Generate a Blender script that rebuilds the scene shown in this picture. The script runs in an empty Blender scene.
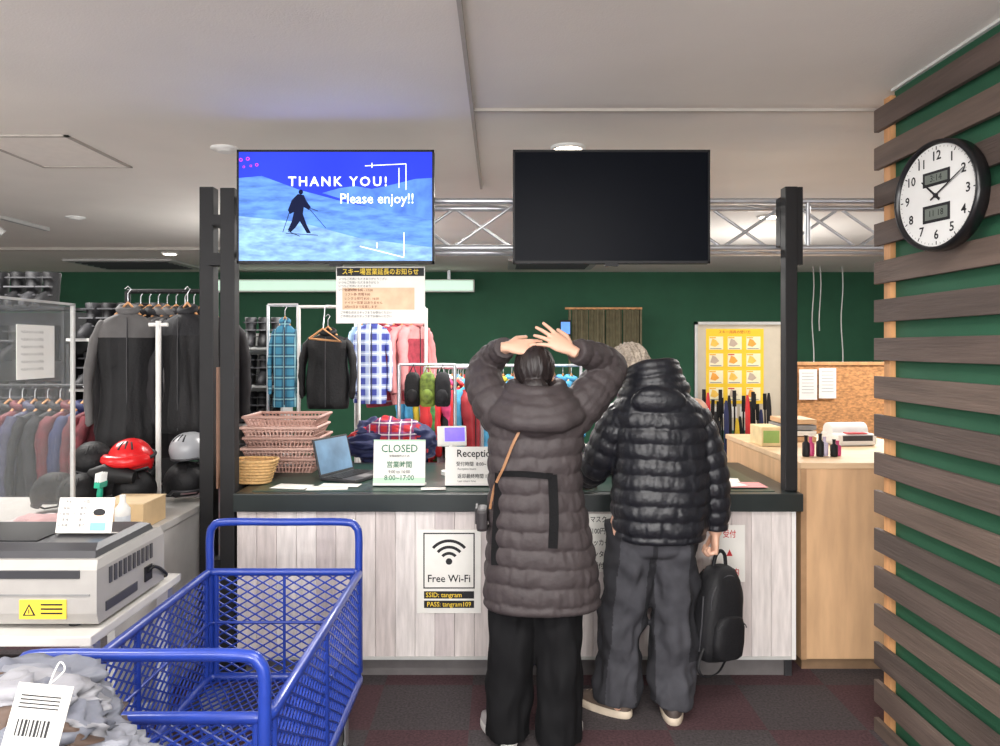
import bpy, bmesh, math, random, time
import numpy as np
from mathutils import Vector, Matrix, noise, Quaternion
random.seed(7)
SC=bpy.context.scene
COL=SC.collection
def X(px,d): return (px-500)/750*d
def Z(py,d): return 1.6-(py-347)/750*d
def lin(c):
    c=c/255.0
    return c/12.92 if c<=0.04045 else ((c+0.055)/1.055)**2.4
def L(rgb): return (lin(rgb[0]),lin(rgb[1]),lin(rgb[2]),1)
_m={}
def M(rgb,rough=.6,metal=0,var=.12,scale=15,bump=0,bscale=60,stretch=(1,1,1),emit=0,alpha=1,coat=0,spec=.5,bd=.01):
    key=(tuple(rgb),rough,metal,var,scale,bump,bscale,stretch,emit,alpha,coat,spec,bd)
    if key in _m: return _m[key]
    m=bpy.data.materials.new('mat_%d_%d_%d'%tuple(rgb)); m.use_nodes=True
    nt=m.node_tree; N=nt.nodes; K=nt.links; p=N['Principled BSDF']
    tc=N.new('ShaderNodeTexCoord'); mp=N.new('ShaderNodeMapping'); mp.inputs['Scale'].default_value=stretch
    K.new(tc.outputs['Object'],mp.inputs['Vector'])
    nz=N.new('ShaderNodeTexNoise'); nz.inputs['Scale'].default_value=scale; nz.inputs['Detail'].default_value=5
    K.new(mp.outputs['Vector'],nz.inputs['Vector'])
    rp=N.new('ShaderNodeValToRGB'); c=L(rgb)
    rp.color_ramp.elements[0].position=.3; rp.color_ramp.elements[1].position=.7
    rp.color_ramp.elements[0].color=tuple(max(0,v*(1-var)) for v in c[:3])+(1,)
    rp.color_ramp.elements[1].color=tuple(min(1,v*(1+var)) for v in c[:3])+(1,)
    K.new(nz.outputs['Fac'],rp.inputs['Fac']); K.new(rp.outputs['Color'],p.inputs['Base Color'])
    p.inputs['Roughness'].default_value=rough; p.inputs['Metallic'].default_value=metal; p.inputs['Specular IOR Level'].default_value=spec
    if coat: p.inputs['Coat Weight'].default_value=coat
    if emit:
        K.new(rp.outputs['Color'],p.inputs['Emission Color']); p.inputs['Emission Strength'].default_value=emit
    if alpha<1: p.inputs['Alpha'].default_value=alpha
    if bump:
        n2=N.new('ShaderNodeTexNoise'); n2.inputs['Scale'].default_value=bscale; n2.inputs['Detail'].default_value=4
        K.new(mp.outputs['Vector'],n2.inputs['Vector'])
        bp=N.new('ShaderNodeBump'); bp.inputs['Strength'].default_value=bump; bp.inputs['Distance'].default_value=bd
        K.new(n2.outputs['Fac'],bp.inputs['Height']); K.new(bp.outputs['Normal'],p.inputs['Normal'])
    _m[key]=m; return m
def plaid(c1,c2,c3,f=60):
    m=bpy.data.materials.new('plaid_fabric'); m.use_nodes=True; nt=m.node_tree; N=nt.nodes; K=nt.links; p=N['Principled BSDF']
    tc=N.new('ShaderNodeTexCoord'); sx=N.new('ShaderNodeSeparateXYZ'); K.new(tc.outputs['Object'],sx.inputs[0])
    def band(out,fr,th):
        a=N.new('ShaderNodeMath'); a.operation='MULTIPLY'; a.inputs[1].default_value=fr; K.new(out,a.inputs[0])
        s=N.new('ShaderNodeMath'); s.operation='SINE'; K.new(a.outputs[0],s.inputs[0])
        g=N.new('ShaderNodeMath'); g.operation='GREATER_THAN'; g.inputs[1].default_value=th; K.new(s.outputs[0],g.inputs[0])
        h=N.new('ShaderNodeMath'); h.operation='MULTIPLY'; h.inputs[1].default_value=.55; K.new(g.outputs[0],h.inputs[0]); return h.outputs[0]
    prev=None
    for out,fr,th,c in ((sx.outputs['X'],f,.2,c2),(sx.outputs['Z'],f,.2,c2),(sx.outputs['X'],f*1.0+7,.93,c3),(sx.outputs['Z'],f,.93,c3)):
        mx=N.new('ShaderNodeMix'); mx.data_type='RGBA'
        if prev is None: mx.inputs['A'].default_value=L(c1)
        else: K.new(prev,mx.inputs['A'])
        mx.inputs['B'].default_value=L(c); K.new(band(out,fr,th),mx.inputs['Factor']); prev=mx.outputs['Result']
    K.new(prev,p.inputs['Base Color']); p.inputs['Roughness'].default_value=.8; return m
def frame(loc,n,up=(0,0,1)):
    n=Vector(n).normalized(); up=Vector(up); x=up.cross(n).normalized(); y=n.cross(x)
    m=Matrix((x,y,n)).transposed().to_4x4(); m.translation=Vector(loc); return m
FC=(0,-1,0)
def crs(pts,n):
    pts=[tuple(p) for p in pts]; P=[pts[0]]+pts+[pts[-1]]; out=[]
    for i in range(1,len(P)-2):
        for k in range(n):
            t=k/n; a,b,c,d=P[i-1],P[i],P[i+1],P[i+2]
            out.append(tuple(.5*((2*b[j])+(-a[j]+c[j])*t+(2*a[j]-5*b[j]+4*c[j]-d[j])*t*t+(-a[j]+3*b[j]-3*c[j]+d[j])*t**3) for j in range(len(b))))
    out.append(pts[-1]); return out
TXT=[]
class B:
    """collects vertices/faces in python lists, writes one mesh"""
    def __init__(s,name,xf=None):
        s.name=name; s.V=[]; s.F=[]; s.FM=[]; s.FS=[]; s.mats=[]; s.xf=xf or Matrix.Identity(4); s.tx=[]
    def mi(s,m):
        if m not in s.mats: s.mats.append(m)
        return s.mats.index(m)
    def add(s,vs,faces,mat,smooth,xf=None):
        m=s.xf@xf if xf else s.xf; i=s.mi(mat); o=len(s.V)
        s.V+=[m@Vector(v) for v in vs]
        for f in faces:
            s.F.append([o+k for k in f]); s.FM.append(i); s.FS.append(smooth)
    def box(s,x0,x1,y0,y1,z0,z1,mat,bev=0,xf=None):
        if not bev:
            s.add([(x,y,z) for z in (z0,z1) for x,y in ((x0,y0),(x1,y0),(x1,y1),(x0,y1))],[(3,2,1,0),(4,5,6,7),(0,1,5,4),(1,2,6,5),(2,3,7,6),(3,0,4,7)],mat,False,xf); return
        t=bmesh.new(); bmesh.ops.create_cube(t,size=1)
        for v in t.verts: v.co=Vector(((x0+x1)/2+v.co.x*(x1-x0),(y0+y1)/2+v.co.y*(y1-y0),(z0+z1)/2+v.co.z*(z1-z0)))
        bmesh.ops.bevel(t,geom=t.edges[:],offset=bev,segments=2,affect='EDGES',profile=.6)
        s.merge(t,mat,xf,False)
    def merge(s,t,mat,xf=None,smooth=True):
        t.verts.index_update(); s.add([v.co for v in t.verts],[[v.index for v in f.verts] for f in t.faces],mat,smooth,xf); t.free()
    def loft(s,rings,mat,cap=True,smooth=True,closed=False):
        n=len(rings[0]); vs=[p for r in rings for p in r]; R=len(rings); fs=[]
        for a in range(R-1+(1 if closed else 0)):
            A=a*n; C=((a+1)%R)*n
            for k in range(n): fs.append((A+k,A+(k+1)%n,C+(k+1)%n,C+k))
        s.add(vs,fs,mat,smooth)
        if cap and not closed:
            s.add(rings[0],[tuple(range(n))[::-1]],mat,False); s.add(rings[-1],[tuple(range(n))],mat,False)
    def tube(s,pts,r,mat,seg=8,cap=True,flat=1,closed=False):
        pts=[Vector(p) for p in pts]; n=len(pts); rr=r if isinstance(r,(list,tuple)) else [r]*n
        rings=[]; u=None
        for i,p in enumerate(pts):
            if closed: t=pts[(i+1)%n]-pts[i-1]
            else: t=pts[min(i+1,n-1)]-pts[max(i-1,0)]
            t.normalize()
            if u is None: u=t.orthogonal().normalized() if abs(t.z)>.9 or flat==1 else t.cross(Vector((0,0,1))).normalized()
            u=(u-t*u.dot(t)).normalized(); w=t.cross(u)
            rings.append([p+u*math.cos(a)*rr[i]+w*math.sin(a)*rr[i]*flat for a in [2*math.pi*k/seg for k in range(seg)]])
        s.loft(rings,mat,cap,seg>4,closed)
    def cyl(s,p0,p1,r,mat,seg=20,r1=None):
        s.tube([p0,p1],[r,r if r1 is None else r1],mat,seg)
    def ell(s,c,r,mat,rot=None,u=20,v=12):
        m=Matrix.Translation(Vector(c))@(rot or Matrix.Identity(4))@Matrix.Diagonal((r[0],r[1],r[2],1))
        R=[[m@Vector((math.cos(p)*math.cos(a),math.cos(p)*math.sin(a),math.sin(p))) for a in [2*math.pi*k/u for k in range(u)]] for p in [(-.5+(j+.12)/(v-.76))*math.pi for j in range(v)]]
        s.loft(R,mat)
    def poly(s,pts,mat): s.add(pts,[tuple(range(len(pts)))],mat,False)
    def text(s,txt,x,y,z,size,mat,align='CENTER',bold=0,sx=1,sp=1):
        cu=bpy.data.curves.new('t','FONT'); cu.body=txt; cu.size=size; cu.align_x=align; cu.align_y='CENTER'; cu.resolution_u=2; cu.offset=bold*size; cu.space_character=sp
        ob=bpy.data.objects.new('t',cu); COL.objects.link(ob)
        s.tx.append((ob,s.mi(mat),s.xf@Matrix.Translation((x,y,z))@Matrix.Diagonal((sx,1,1,1))))
    def done(s,parent=None,fix=True,origin=True):
        me=bpy.data.meshes.new(s.name); o=Vector((0,0,0))
        if origin and parent is None and s.V:
            a=np.array([tuple(v) for v in s.V]); lo=a.min(0); hi=a.max(0); o=Vector(((lo[0]+hi[0])/2,(lo[1]+hi[1])/2,lo[2]))
        me.from_pydata([tuple(v-o) for v in s.V],[],s.F)
        me.polygons.foreach_set('material_index',s.FM); me.polygons.foreach_set('use_smooth',s.FS)
        for m in s.mats: me.materials.append(m)
        if fix:
            bm=bmesh.new(); bm.from_mesh(me); bmesh.ops.recalc_face_normals(bm,faces=bm.faces[:]); bm.to_mesh(me); bm.free()
        me.update()
        ob=bpy.data.objects.new(s.name,me); ob.location=o; COL.objects.link(ob)
        if parent: setpar(ob,parent)
        for t,i,m in s.tx: TXT.append((ob,t,i,Matrix.Translation(-o)@m))
        return ob
def setpar(ob,parent):
    ob.parent=parent; ob.matrix_parent_inverse=Matrix.Translation(-parent.location)
def empty(name,loc):
    e=bpy.data.objects.new(name,None); e.location=loc; e.empty_display_size=.1; COL.objects.link(e); return e
def flush_text():
    dg=bpy.context.evaluated_depsgraph_get(); by={}
    for ob,t,i,m in TXT: by.setdefault(ob.name,(ob,[]))[1].append((t,i,m))
    for ob,l in by.values():
        bm=bmesh.new(); bm.from_mesh(ob.data)
        for t,i,m in l:
            me=bpy.data.meshes.new_from_object(t.evaluated_get(dg)); me.transform(m)
            me.materials.clear()
            for k in range(i+1): me.materials.append(ob.data.materials[k])
            n0=len(bm.faces); bm.from_mesh(me); bm.faces.ensure_lookup_table()
            for f in bm.faces[n0:]: f.material_index=i
            bpy.data.meshes.remove(me)
        bm.to_mesh(ob.data); bm.free()
    for ob,t,i,m in TXT: bpy.data.objects.remove(t)

# ---------- palette
black=M((22,22,24),.55,spec=.35); blk2=M((34,34,37),.6,bump=.2); white=M((225,224,220),.6,var=.04); paper=M((228,226,220),.7,var=.03)
ink=M((25,25,28),.7,var=0); inkg=M((30,110,75),.7,var=0); grey=M((130,130,130),.5); lgrey=M((185,185,182),.5,var=.05)
steel=M((200,202,206),.35,.75,var=.06); green=M((36,88,62),.75,var=.08,scale=4,bump=.1,bscale=200)
ply=M((200,162,122),.55,var=.15,scale=5,stretch=(3,3,.5)); darkgrey=M((46,46,49),.5)
red=M((190,35,40),.5); pink=M((225,150,150),.6); navy=M((30,38,80),.7); yellow=M((240,205,60),.6,var=.04)
# ---------- room shell
def carpet():
    m=bpy.data.materials.new('carpet_tiles'); m.use_nodes=True; N=m.node_tree.nodes; K=m.node_tree.links; p=N['Principled BSDF']
    tc=N.new('ShaderNodeTexCoord'); mp=N.new('ShaderNodeMapping'); mp.inputs['Location'].default_value=(.13,.2,.25); K.new(tc.outputs['Object'],mp.inputs[0])
    ck=N.new('ShaderNodeTexChecker'); ck.inputs['Scale'].default_value=2.4; ck.inputs['Color1'].default_value=L((76,69,71)); ck.inputs['Color2'].default_value=L((84,57,62)); K.new(mp.outputs[0],ck.inputs['Vector'])
    nz=N.new('ShaderNodeTexNoise'); nz.inputs['Scale'].default_value=90; nz.inputs['Detail'].default_value=6; K.new(tc.outputs['Object'],nz.inputs['Vector'])
    mx=N.new('ShaderNodeMix'); mx.data_type='RGBA'; mx.blend_type='MULTIPLY'; mx.inputs['Factor'].default_value=.75
    rp=N.new('ShaderNodeValToRGB'); rp.color_ramp.elements[0].position=.35; rp.color_ramp.elements[0].color=(.35,.35,.35,1); rp.color_ramp.elements[1].position=.65
    K.new(nz.outputs['Fac'],rp.inputs[0]); K.new(ck.outputs['Color'],mx.inputs['A']); K.new(rp.outputs[0],mx.inputs['B']); K.new(mx.outputs['Result'],p.inputs['Base Color'])
    p.inputs['Roughness'].default_value=.95; bp=N.new('ShaderNodeBump'); bp.inputs['Strength'].default_value=.5; bp.inputs['Distance'].default_value=.005
    K.new(nz.outputs['Fac'],bp.inputs['Height']); K.new(bp.outputs[0],p.inputs['Normal']); return m
H=2.65; BY=10.5; XL=-7.5; XR=6.5; YR=-4
b=B('floor'); b.box(XL,XR,YR,BY,-.1,0,carpet()); b.done(origin=False)
ceilm=M((236,231,223),.85,var=.05,scale=1.2,bump=.15,bscale=150)
b=B('ceiling'); b.box(XL,XR,YR,BY,H,H+.1,ceilm); b.done(origin=False)
b=B('wall_back'); b.box(XL,XR,BY,BY+.1,0,H,green); b.done(origin=False)
wl=M((205,203,197),.8,var=.05)
b=B('wall_left'); b.box(XL-.1,XL,YR,BY,0,H,wl); b.done(origin=False)
b=B('wall_right'); b.box(XR,XR+.1,YR,BY,0,H,wl); b.done(origin=False)
b=B('wall_rear'); b.box(XL,XR,YR-.1,YR,0,.5,wl); b.box(XL,XR,YR-.1,YR,2.5,H,wl); b.box(XL,-6,YR-.1,YR,.5,2.5,wl); b.box(5,XR,YR-.1,YR,.5,2.5,wl); b.box(-1,-.7,YR-.1,YR,.5,2.5,wl); b.done(origin=False)
wx=1.56
b=B('wall_partition'); b.box(wx+.045,wx+.15,-1.5,3.05,0,H,green)
b.done(origin=False)
stud=M((205,150,100),.6,var=.2,scale=8,stretch=(3,3,.4))
b=B('slat_cladding')
b.box(wx+.022,wx+.044,3.04,3.09,.0,2.62,stud); b.box(wx+.046,wx+.15,3.052,3.09,0,2.62,stud)
slats=[M(c,.7,var=.25,scale=6,stretch=(1,.3,4),bump=.3,bscale=30) for c in ((92,78,71),(82,70,64),(100,85,76))]
for i in range(17):
    z=2.585-i*.158
    b.box(wx,wx+.021,-1.45,3.13,z-.092,z,slats[(i*5)%3],.002)
b.done()
tr=M((175,169,161),.7,var=.05)
b=B('trim_1'); b.box(-.13,-.115,.6,4.9,H-.02,H,tr); b.done()
b=B('trim_2'); b.box(-.115,XR-.01,3.3,3.312,H-.012,H,tr); b.done()
b=B('trim_3'); b.box(XL+.01,XR-.01,7.9,7.96,H-.03,H,tr); b.done()
b=B('trim_4'); b.box(wx+.03,wx+.045,-1.5,3.05,H-.012,H-.001,white); b.done()
b=B('ceiling_hatch')
for a in ((-2.66,-2.64,3.71,4.37),(-2.16,-2.14,3.71,4.37),(-2.66,-2.14,3.71,3.73),(-2.66,-2.14,4.35,4.37)): b.box(*a,H-.008,H,tr)
b.box(-2.64,-2.16,3.73,4.35,H-.004,H,M((238,232,224),.8,var=.03)); b.done()
em=M((255,244,225),.5,var=0,emit=12)
for x,y in ((2.15,6.0),(.357,3.94),(-3.69,8.38),(4.13,8.38),(-5.2,7.2)):
    b=B('ceiling_downlight'); ring=[(.085*math.cos(t*math.pi/12),.085*math.sin(t*math.pi/12)) for t in range(24)]
    b.loft([[(x+p[0]*k,y+p[1]*k,z) for p in ring] for k,z in ((1.1,H),(1.1,H-.012),(.85,H-.015),(.8,H-.004))],white,cap=False)
    b.cyl((x,y,H-.018),(x,y,H-.001),.066,em,24); b.done()
for x,y in ((-1.45,3.96),(-3.43,6.06)):
    b=B('smoke_detector'); b.tube([(x,y,H),(x,y,H-.008),(x,y,H-.012),(x,y,H-.022)],[.075,.075,.05,.04],white,24); b.done()
b=B('ceiling_vent'); 
for x0,x1 in ((-5.2,-3.9),(.1,1.2)):
    b.box(x0,x1,8.9,9.9,H-.03,H,lgrey,.01)
    for k in range(6): b.box(x0+.1,x1-.1,9.0+k*.14,9.06+k*.14,H-.04,H-.03,darkgrey)
b.done()
b=B('ceiling_rail'); b.box(-4.0,-3.96,5.2,6.6,H-.03,H,lgrey)
for y in (5.9,): b.cyl((-3.98,y,H-.03),(-3.98,y,H-.09),.01,lgrey); b.cyl((-4.0,y,H-.09),(-3.94,y+.05,H-.15),.03,lgrey)
b.done()
b=B('fluorescent_strip_light'); b.box(-3.95,-.35,10.2,10.35,2.35,2.52,white,.01); b.box(-3.93,-.37,10.17,10.2,2.37,2.5,M((205,235,215),.5,var=0,emit=.7)); 
for x in (-3.6,-.7): b.box(x-.02,x+.02,10.26,10.3,2.52,H,steel)
b.done()
b=B('hanging_cable')
for px,l in ((813,13),(820,8),(842,12)): b.tube([(X(px,9.8)+.012*math.sin(k*.8),9.8,2.65-k*.12) for k in range(l)],.007,white,6)
b.done()

# ---------- posts & truss
b=B('black_frame_post'); b.box(-1.345,-1.275,3.6,3.67,0,2.365,black,.004); b.box(-1.5,-1.43,3.74,3.81,0,2.4,black,.004)
b.box(-1.43,-1.345,3.66,3.74,2.0,2.06,black); b.box(-1.43,-1.345,3.66,3.74,.5,.56,black)
b.box(-1.40,-1.39,3.70,3.74,.9,1.5,M((120,88,70),.6)); b.done()
b=B('black_frame_post'); b.box(1.385,1.445,3.64,3.705,.901,2.38,black,.004); b.box(1.445,1.475,3.65,3.69,2.0,2.38,black,.003); b.done()
b=B('lighting_truss'); ty0,ty1,tz0,tz1=3.78,3.98,2.10,2.335; x0,x1=-1.26,2.9
for y in (ty0,ty1):
    for z in (tz0,tz1): b.cyl((x0,y,z),(x1,y,z),.016,steel)
k=0;x=x0;st=.34
while x<x1-.1:
    xn=min(x+st,x1)
    a,c=(tz0,tz1) if k%2 else (tz1,tz0)
    b.cyl((x,ty0,a),(xn,ty0,c),.008,steel,10); b.cyl((x,ty1,c),(xn,ty1,a),.008,steel,10)
    for z in (tz0,tz1): b.cyl((x,ty0 if k%2 else ty1,z),(xn,ty1 if k%2 else ty0,z),.008,steel,10)
    x=xn;k+=1
for x in (x0,x1,1.55):
    for y in (ty0,ty1): b.cyl((x,y,tz0),(x,y,tz1),.014,steel,10)
    for z in (tz0,tz1): b.cyl((x,ty0,z),(x,ty1,z),.014,steel,10)
b.box(-1.42,-1.25,3.68,3.8,2.2,2.25,black); b.box(1.385,1.44,3.706,3.765,2.1,2.34,black); b.done()
# ---------- TVs
def tv(cx,on):
    b=B('wall_television',frame((cx,3.5,2.255),FC)); w,h=.46,.265
    b.box(-w,w,-h,h,-.05,-.004,black,.006); b.box(-.2,.2,-.15,.15,-.13,-.05,darkgrey,.01)
    for x in (-.15,.15): b.box(x-.02,x+.02,-.2,.2,-.24,-.13,steel)
    b.box(-w,w,-h,-h+.012,-.01,0.003,black); b.box(-w,w,h-.01,h,-.01,.003,black); b.box(-w,-w+.009,-h,h,-.01,.003,black); b.box(w-.009,w,-h,h,-.01,.003,black)
    b.box(-.03,.03,-h-.012,-h,-.02,.0,black)
    if not on:
        b.box(-w+.009,w-.009,-h+.012,h-.01,-.01,0,M((12,15,22),.35,var=.05,spec=.06))
    else:
        def U(px,py): return ((px-237)/197*.92-.46, .265-(py-150)/113*.53)
        def E(c1,e=1.0,var=.1,sc=6,stt=(1,1,1)): return M(c1,.6,var=var,scale=sc,stretch=stt,emit=e,spec=.1)
        def pol(pts,m,z): b.poly([(*U(*p),z) for p in pts],m)
        pol([(239,261),(432,261),(432,152),(239,152)],E((44,62,218),.62,.12,3),.0005)
        pol([(239,178),(262,176),(300,190),(345,202),(432,219),(432,261),(239,261)],E((92,138,224),.5,.35,12,(1,1,4)),.001)
        pol([(239,216),(300,222),(360,238),(432,247),(432,261),(239,261)],E((128,168,232),.5,.35,16,(1,4,3)),.0014)
        pol([(322,193),(340,188),(355,186),(372,189),(395,184),(415,179),(432,178),(432,219),(380,210)],E((84,128,228),.5,.35,14),.0012)
        W=M((245,248,255),.6,var=0,emit=.8,spec=.1); D=M((18,26,60),.6,var=0,emit=.1,spec=.1); PK=M((220,60,190),.6,var=0,emit=.6)
        b.text('THANK YOU!',*U(338,182),.003,.062,W,bold=.018,sx=1.0,sp=1.3); b.text('Please enjoy!!',*U(377,199),.003,.066,W,bold=.008,sx=.96)
        for p,q in (((365,166),(406,164)),((406,164),(406,190)),((399,168),(399,188)),((404,232),(404,256)),((360,246),(404,257)),((377,242),(377,248)),((372,163),(372,168))):
            u0=Vector((*U(*p),.002));u1=Vector((*U(*q),.002)); n=(u1-u0).normalized().cross(Vector((0,0,1)))*.002
            b.poly([u0-n,u1-n,u1+n,u0+n],W)
        for px,py,r in ((241,160,.009),(248,159,.009),(257,165,.008),(244,167,.006),(251,166,.006)):
            u=U(px,py)
            for t in range(8):
                a0,a1=t*.785,(t+1)*.785; b.poly([(u[0]+r*math.cos(a0),u[1]+r*math.sin(a0),.002),(u[0]+r*math.cos(a1),u[1]+r*math.sin(a1),.002),(u[0]+r*.6*math.cos(a1),u[1]+r*.6*math.sin(a1),.002),(u[0]+r*.6*math.cos(a0),u[1]+r*.6*math.sin(a0),.002)],PK)
        pol([(292,200),(298,194),(304,195),(306,200),(311,207),(309,210),(304,207),(303,214),(307,225),(311,233),(307,233),(300,221),(296,227),(291,232),(288,230),(292,221),(294,212),(290,214),(288,210)],D,.0025)
        u=U(301,192); b.poly([(u[0]+.011*math.cos(t*.628),u[1]+.012*math.sin(t*.628),.0026) for t in range(10)],D)
        for p,q in (((310,208),(318,211)),((290,211),(283,232)),((286,233),(318,235)),((288,231),(300,236)),((308,207),(326,228))):
            u0=Vector((*U(*p),.0024));u1=Vector((*U(*q),.0024)); n=(u1-u0).normalized().cross(Vector((0,0,1)))*.0015
            b.poly([u0-n,u1-n,u1+n,u0+n],D)
    b.done(fix=False)
tv(X(335.5,3.5),True); tv(X(611.5,3.5),False)
# ---------- hanging notice
b=B('hanging_notice_sign',frame((X(380.5,3.6),3.6,Z(295,3.6)),FC)); w,h=.213,.136
b.box(-w,w,-h,h,-.006,0,paper); b.box(-w+.004,w-.004,h-.045,h-.006,0,.002,ink)
b.text('スキー場営業延長のお知らせ',0,h-.026,.003,.033,yellow,bold=.01,sx=.86)
for k in range(4): b.text('いつもご利用いただきありがとうございます'[:18-k*3],-w+.012,h-.06-k*.017,.002,.013,ink,'LEFT')
b.box(-w+.03,w-.05,-.07,.035,0,.001,M((222,192,160),.7))
for k in range(5): b.text(('営業時間 8:00 - 17:00','リフト券 売場 9:00','レンタル受付 8:30 - 16:00','ナイター営業 はありません','3月31日まで延長します')[k],-w+.04,.022-k*.02,.003,.015,M((130,50,40),.7),'LEFT')
for k in range(2): b.text('ご不明な点はスタッフまでお尋ねください',-w+.02,-.085-k*.018,.002,.013,ink,'LEFT')
for x in (-.18,.18): b.cyl((x,h,-.003),(x,h+.13,-.17),.0015,white,6)
b.done(fix=False)
# ---------- counter
cf=3.6
pk=[M(c,.6,var=.16,scale=9,stretch=(5,1,.6),bump=.15,bscale=40) for c in ((204,195,192),(190,180,179),(213,206,203),(197,187,184))]
ctop=M((30,38,38),.35,var=.1); cgreen=M((34,64,55),.3,var=.1)
b=B('reception_counter')
b.box(-1.262,1.40,cf+.02,cf+.05,.1,.815,grey)
x=-1.262;i=0
while x<1.40:
    x1_=min(x+.095,1.40); b.box(x,x1_-.0015,cf,cf+.02,.1,.815,pk[(i*7+i//3)%4],.0015); x=x1_; i+=1
b.box(-1.262,-1.24,cf+.05,4.55,0,.815,black); b.box(1.385,1.42,cf+.05,4.55,0,.815,darkgrey)
b.box(1.40,1.42,cf-.002,cf+.05,.1,.815,white)
b.box(-1.24,1.385,cf+.06,cf+.09,0,.1,M((100,96,96),.6)); b.box(-1.25,1.4,cf-.003,cf+.0,.1,.115,lgrey)
b.box(-1.272,1.445,cf-.03,4.55,.815,.9,ctop,.004)
b.box(-1.2,1.33,cf+.03,4.45,.9,.903,cgreen)
b.done()
b=B('wifi_sign',frame((X(449,3.59),cf-.007,.525),FC)); w,h=.153,.2
b.box(-w,w,-h,h,-.003,0,paper); b.box(-.123,.123,-.082,.185,0,.001,ink,.0); b.box(-.117,.117,-.076,.179,.001,.0015,paper)
for r in (.035,.065,.095):
    pts=[(r*math.sin(a),.045+r*math.cos(a),.0025) for a in np.linspace(-.85,.85,14)]
    for p,q in zip(pts[:-1],pts[1:]):
        P=Vector(p)-Vector((0,.045,0)); Q=Vector(q)-Vector((0,.045,0))
        f=1+.014/r; b.poly([p,q,(Q.x*f,Q.y*f+.045,.0025),(P.x*f,P.y*f+.045,.0025)],ink)
b.poly([(.016*math.cos(t*.5236),.048+.016*math.sin(t*.5236),.0025) for t in range(12)],ink)
b.text('Free Wi-Fi',0,-.035,.003,.05,ink,bold=.012,sx=.95)
b.box(-.12,.12,-.13,-.095,0,.001,ink); b.box(-.12,.12,-.175,-.14,0,.001,ink)
b.text('SSID: tangram',-.025,-.113,.002,.032,yellow,bold=.006,sx=.95); b.text('PASS: tangram109',0,-.158,.002,.032,yellow,bold=.006,sx=.9); b.done(fix=False)
def notice(name,px0,px1,py0,py1,d,lines,col=ink,size=None,y=None,n=FC):
    b=B(name,frame((X((px0+px1)/2,d),y or d,Z((py0+py1)/2,d)),n)); w=(px1-px0)/1500*d; h=(py1-py0)/1500*d
    b.box(-w,w,-h,h,-.003,0,paper)
    nl=len(lines)
    for k,t in enumerate(lines): b.text(t,0,h-(k+.5)*2*h/nl,.001,(size or 2*h/nl*.6),col,sx=.8,bold=.01)
    b.done(fix=False)
notice('mask_notice',585,612,514,572,3.592,['マスク','(100円)','ロッカー','レンタル','受付'],size=.034,y=cf-.007)
notice('mask_notice',714,745,525,582,3.592,['受付','▲','ご案内'],size=.04,y=cf-.007,col=red)
# ---------- counter top items
def tabletop_sign(name,px0,px1,py0,d,zb,lines,bar=None):
    w=(px1-px0)/1500*d; top=Z(py0,d); h=top-zb
    b=B(name,frame((X((px0+px1)/2,d),d,zb),(0,-1,.12),(0,0,1)))
    b.box(-w,w,0.002,h,-.005,0,paper); b.box(-w,w,0.002,.012,-.07,.01,white)
    if bar: b.box(-w,w,.012,.04,.001,.002,bar); b.box(-w,w,h-.008,h,.001,.002,bar)
    for t,x,y,s,c,bo in lines: b.text(t,x*w,y*h,.003,s,c,bold=bo,sx=.92)
    b.done(fix=False)
gsign=M((185,215,190),.7,var=.03)
tabletop_sign('closed_sign',373,425,440,3.75,.906,[('CLOSED',0,.8,.054,inkg,.004),('営業時間外のため',0,.64,.014,ink,0),('営業時間',0,.45,.035,inkg,.01),('9:00 to 16:00',0,.3,.022,ink,0),('8:00~17:00',0,.17,.036,inkg,.005)],gsign)
tabletop_sign('reception_sign',445,507,447,3.75,.906,[('Reception',0,.82,.052,ink,.012),('受付時間  8:00~16:00',0,.55,.024,ink,.008),('Reception hours',-.3,.43,.015,ink,0),('返却最終時間 17:00',0,.24,.024,ink,.008),('Last return time',-.3,.12,.015,ink,0)])
b=B('wicker_basket'); cx,cy=X(255,3.85),3.85; wk=M((205,165,110),.7,var=.2,scale=60)
for k in range(8):
    z=.912+k*.0155; rx=.075+k*.005; ry=.055+k*.004
    b.tube([(cx+rx*math.copysign(abs(math.cos(t))**.6,math.cos(t)),cy+ry*math.copysign(abs(math.sin(t))**.6,math.sin(t))+.003*math.sin(14*t+k*math.pi),z) for t in np.linspace(0,2*math.pi,40)[:-1]],.008,wk,6,closed=True)
for t in np.linspace(0,2*math.pi,17)[:-1]: b.cyl((cx+.078*math.cos(t),cy+.058*math.sin(t),.908),(cx+.112*math.cos(t),cy+.084*math.sin(t),1.025),.004,wk,6)
b.box(cx-.06,cx+.06,cy-.045,cy+.045,.904,.912,wk); b.done()
bk=[M((188,150,138),.45,var=.05),M((206,170,158),.45,var=.05)]
b=B('stacked_plastic_baskets'); cx,cy=X(287,4.25),4.28
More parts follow.
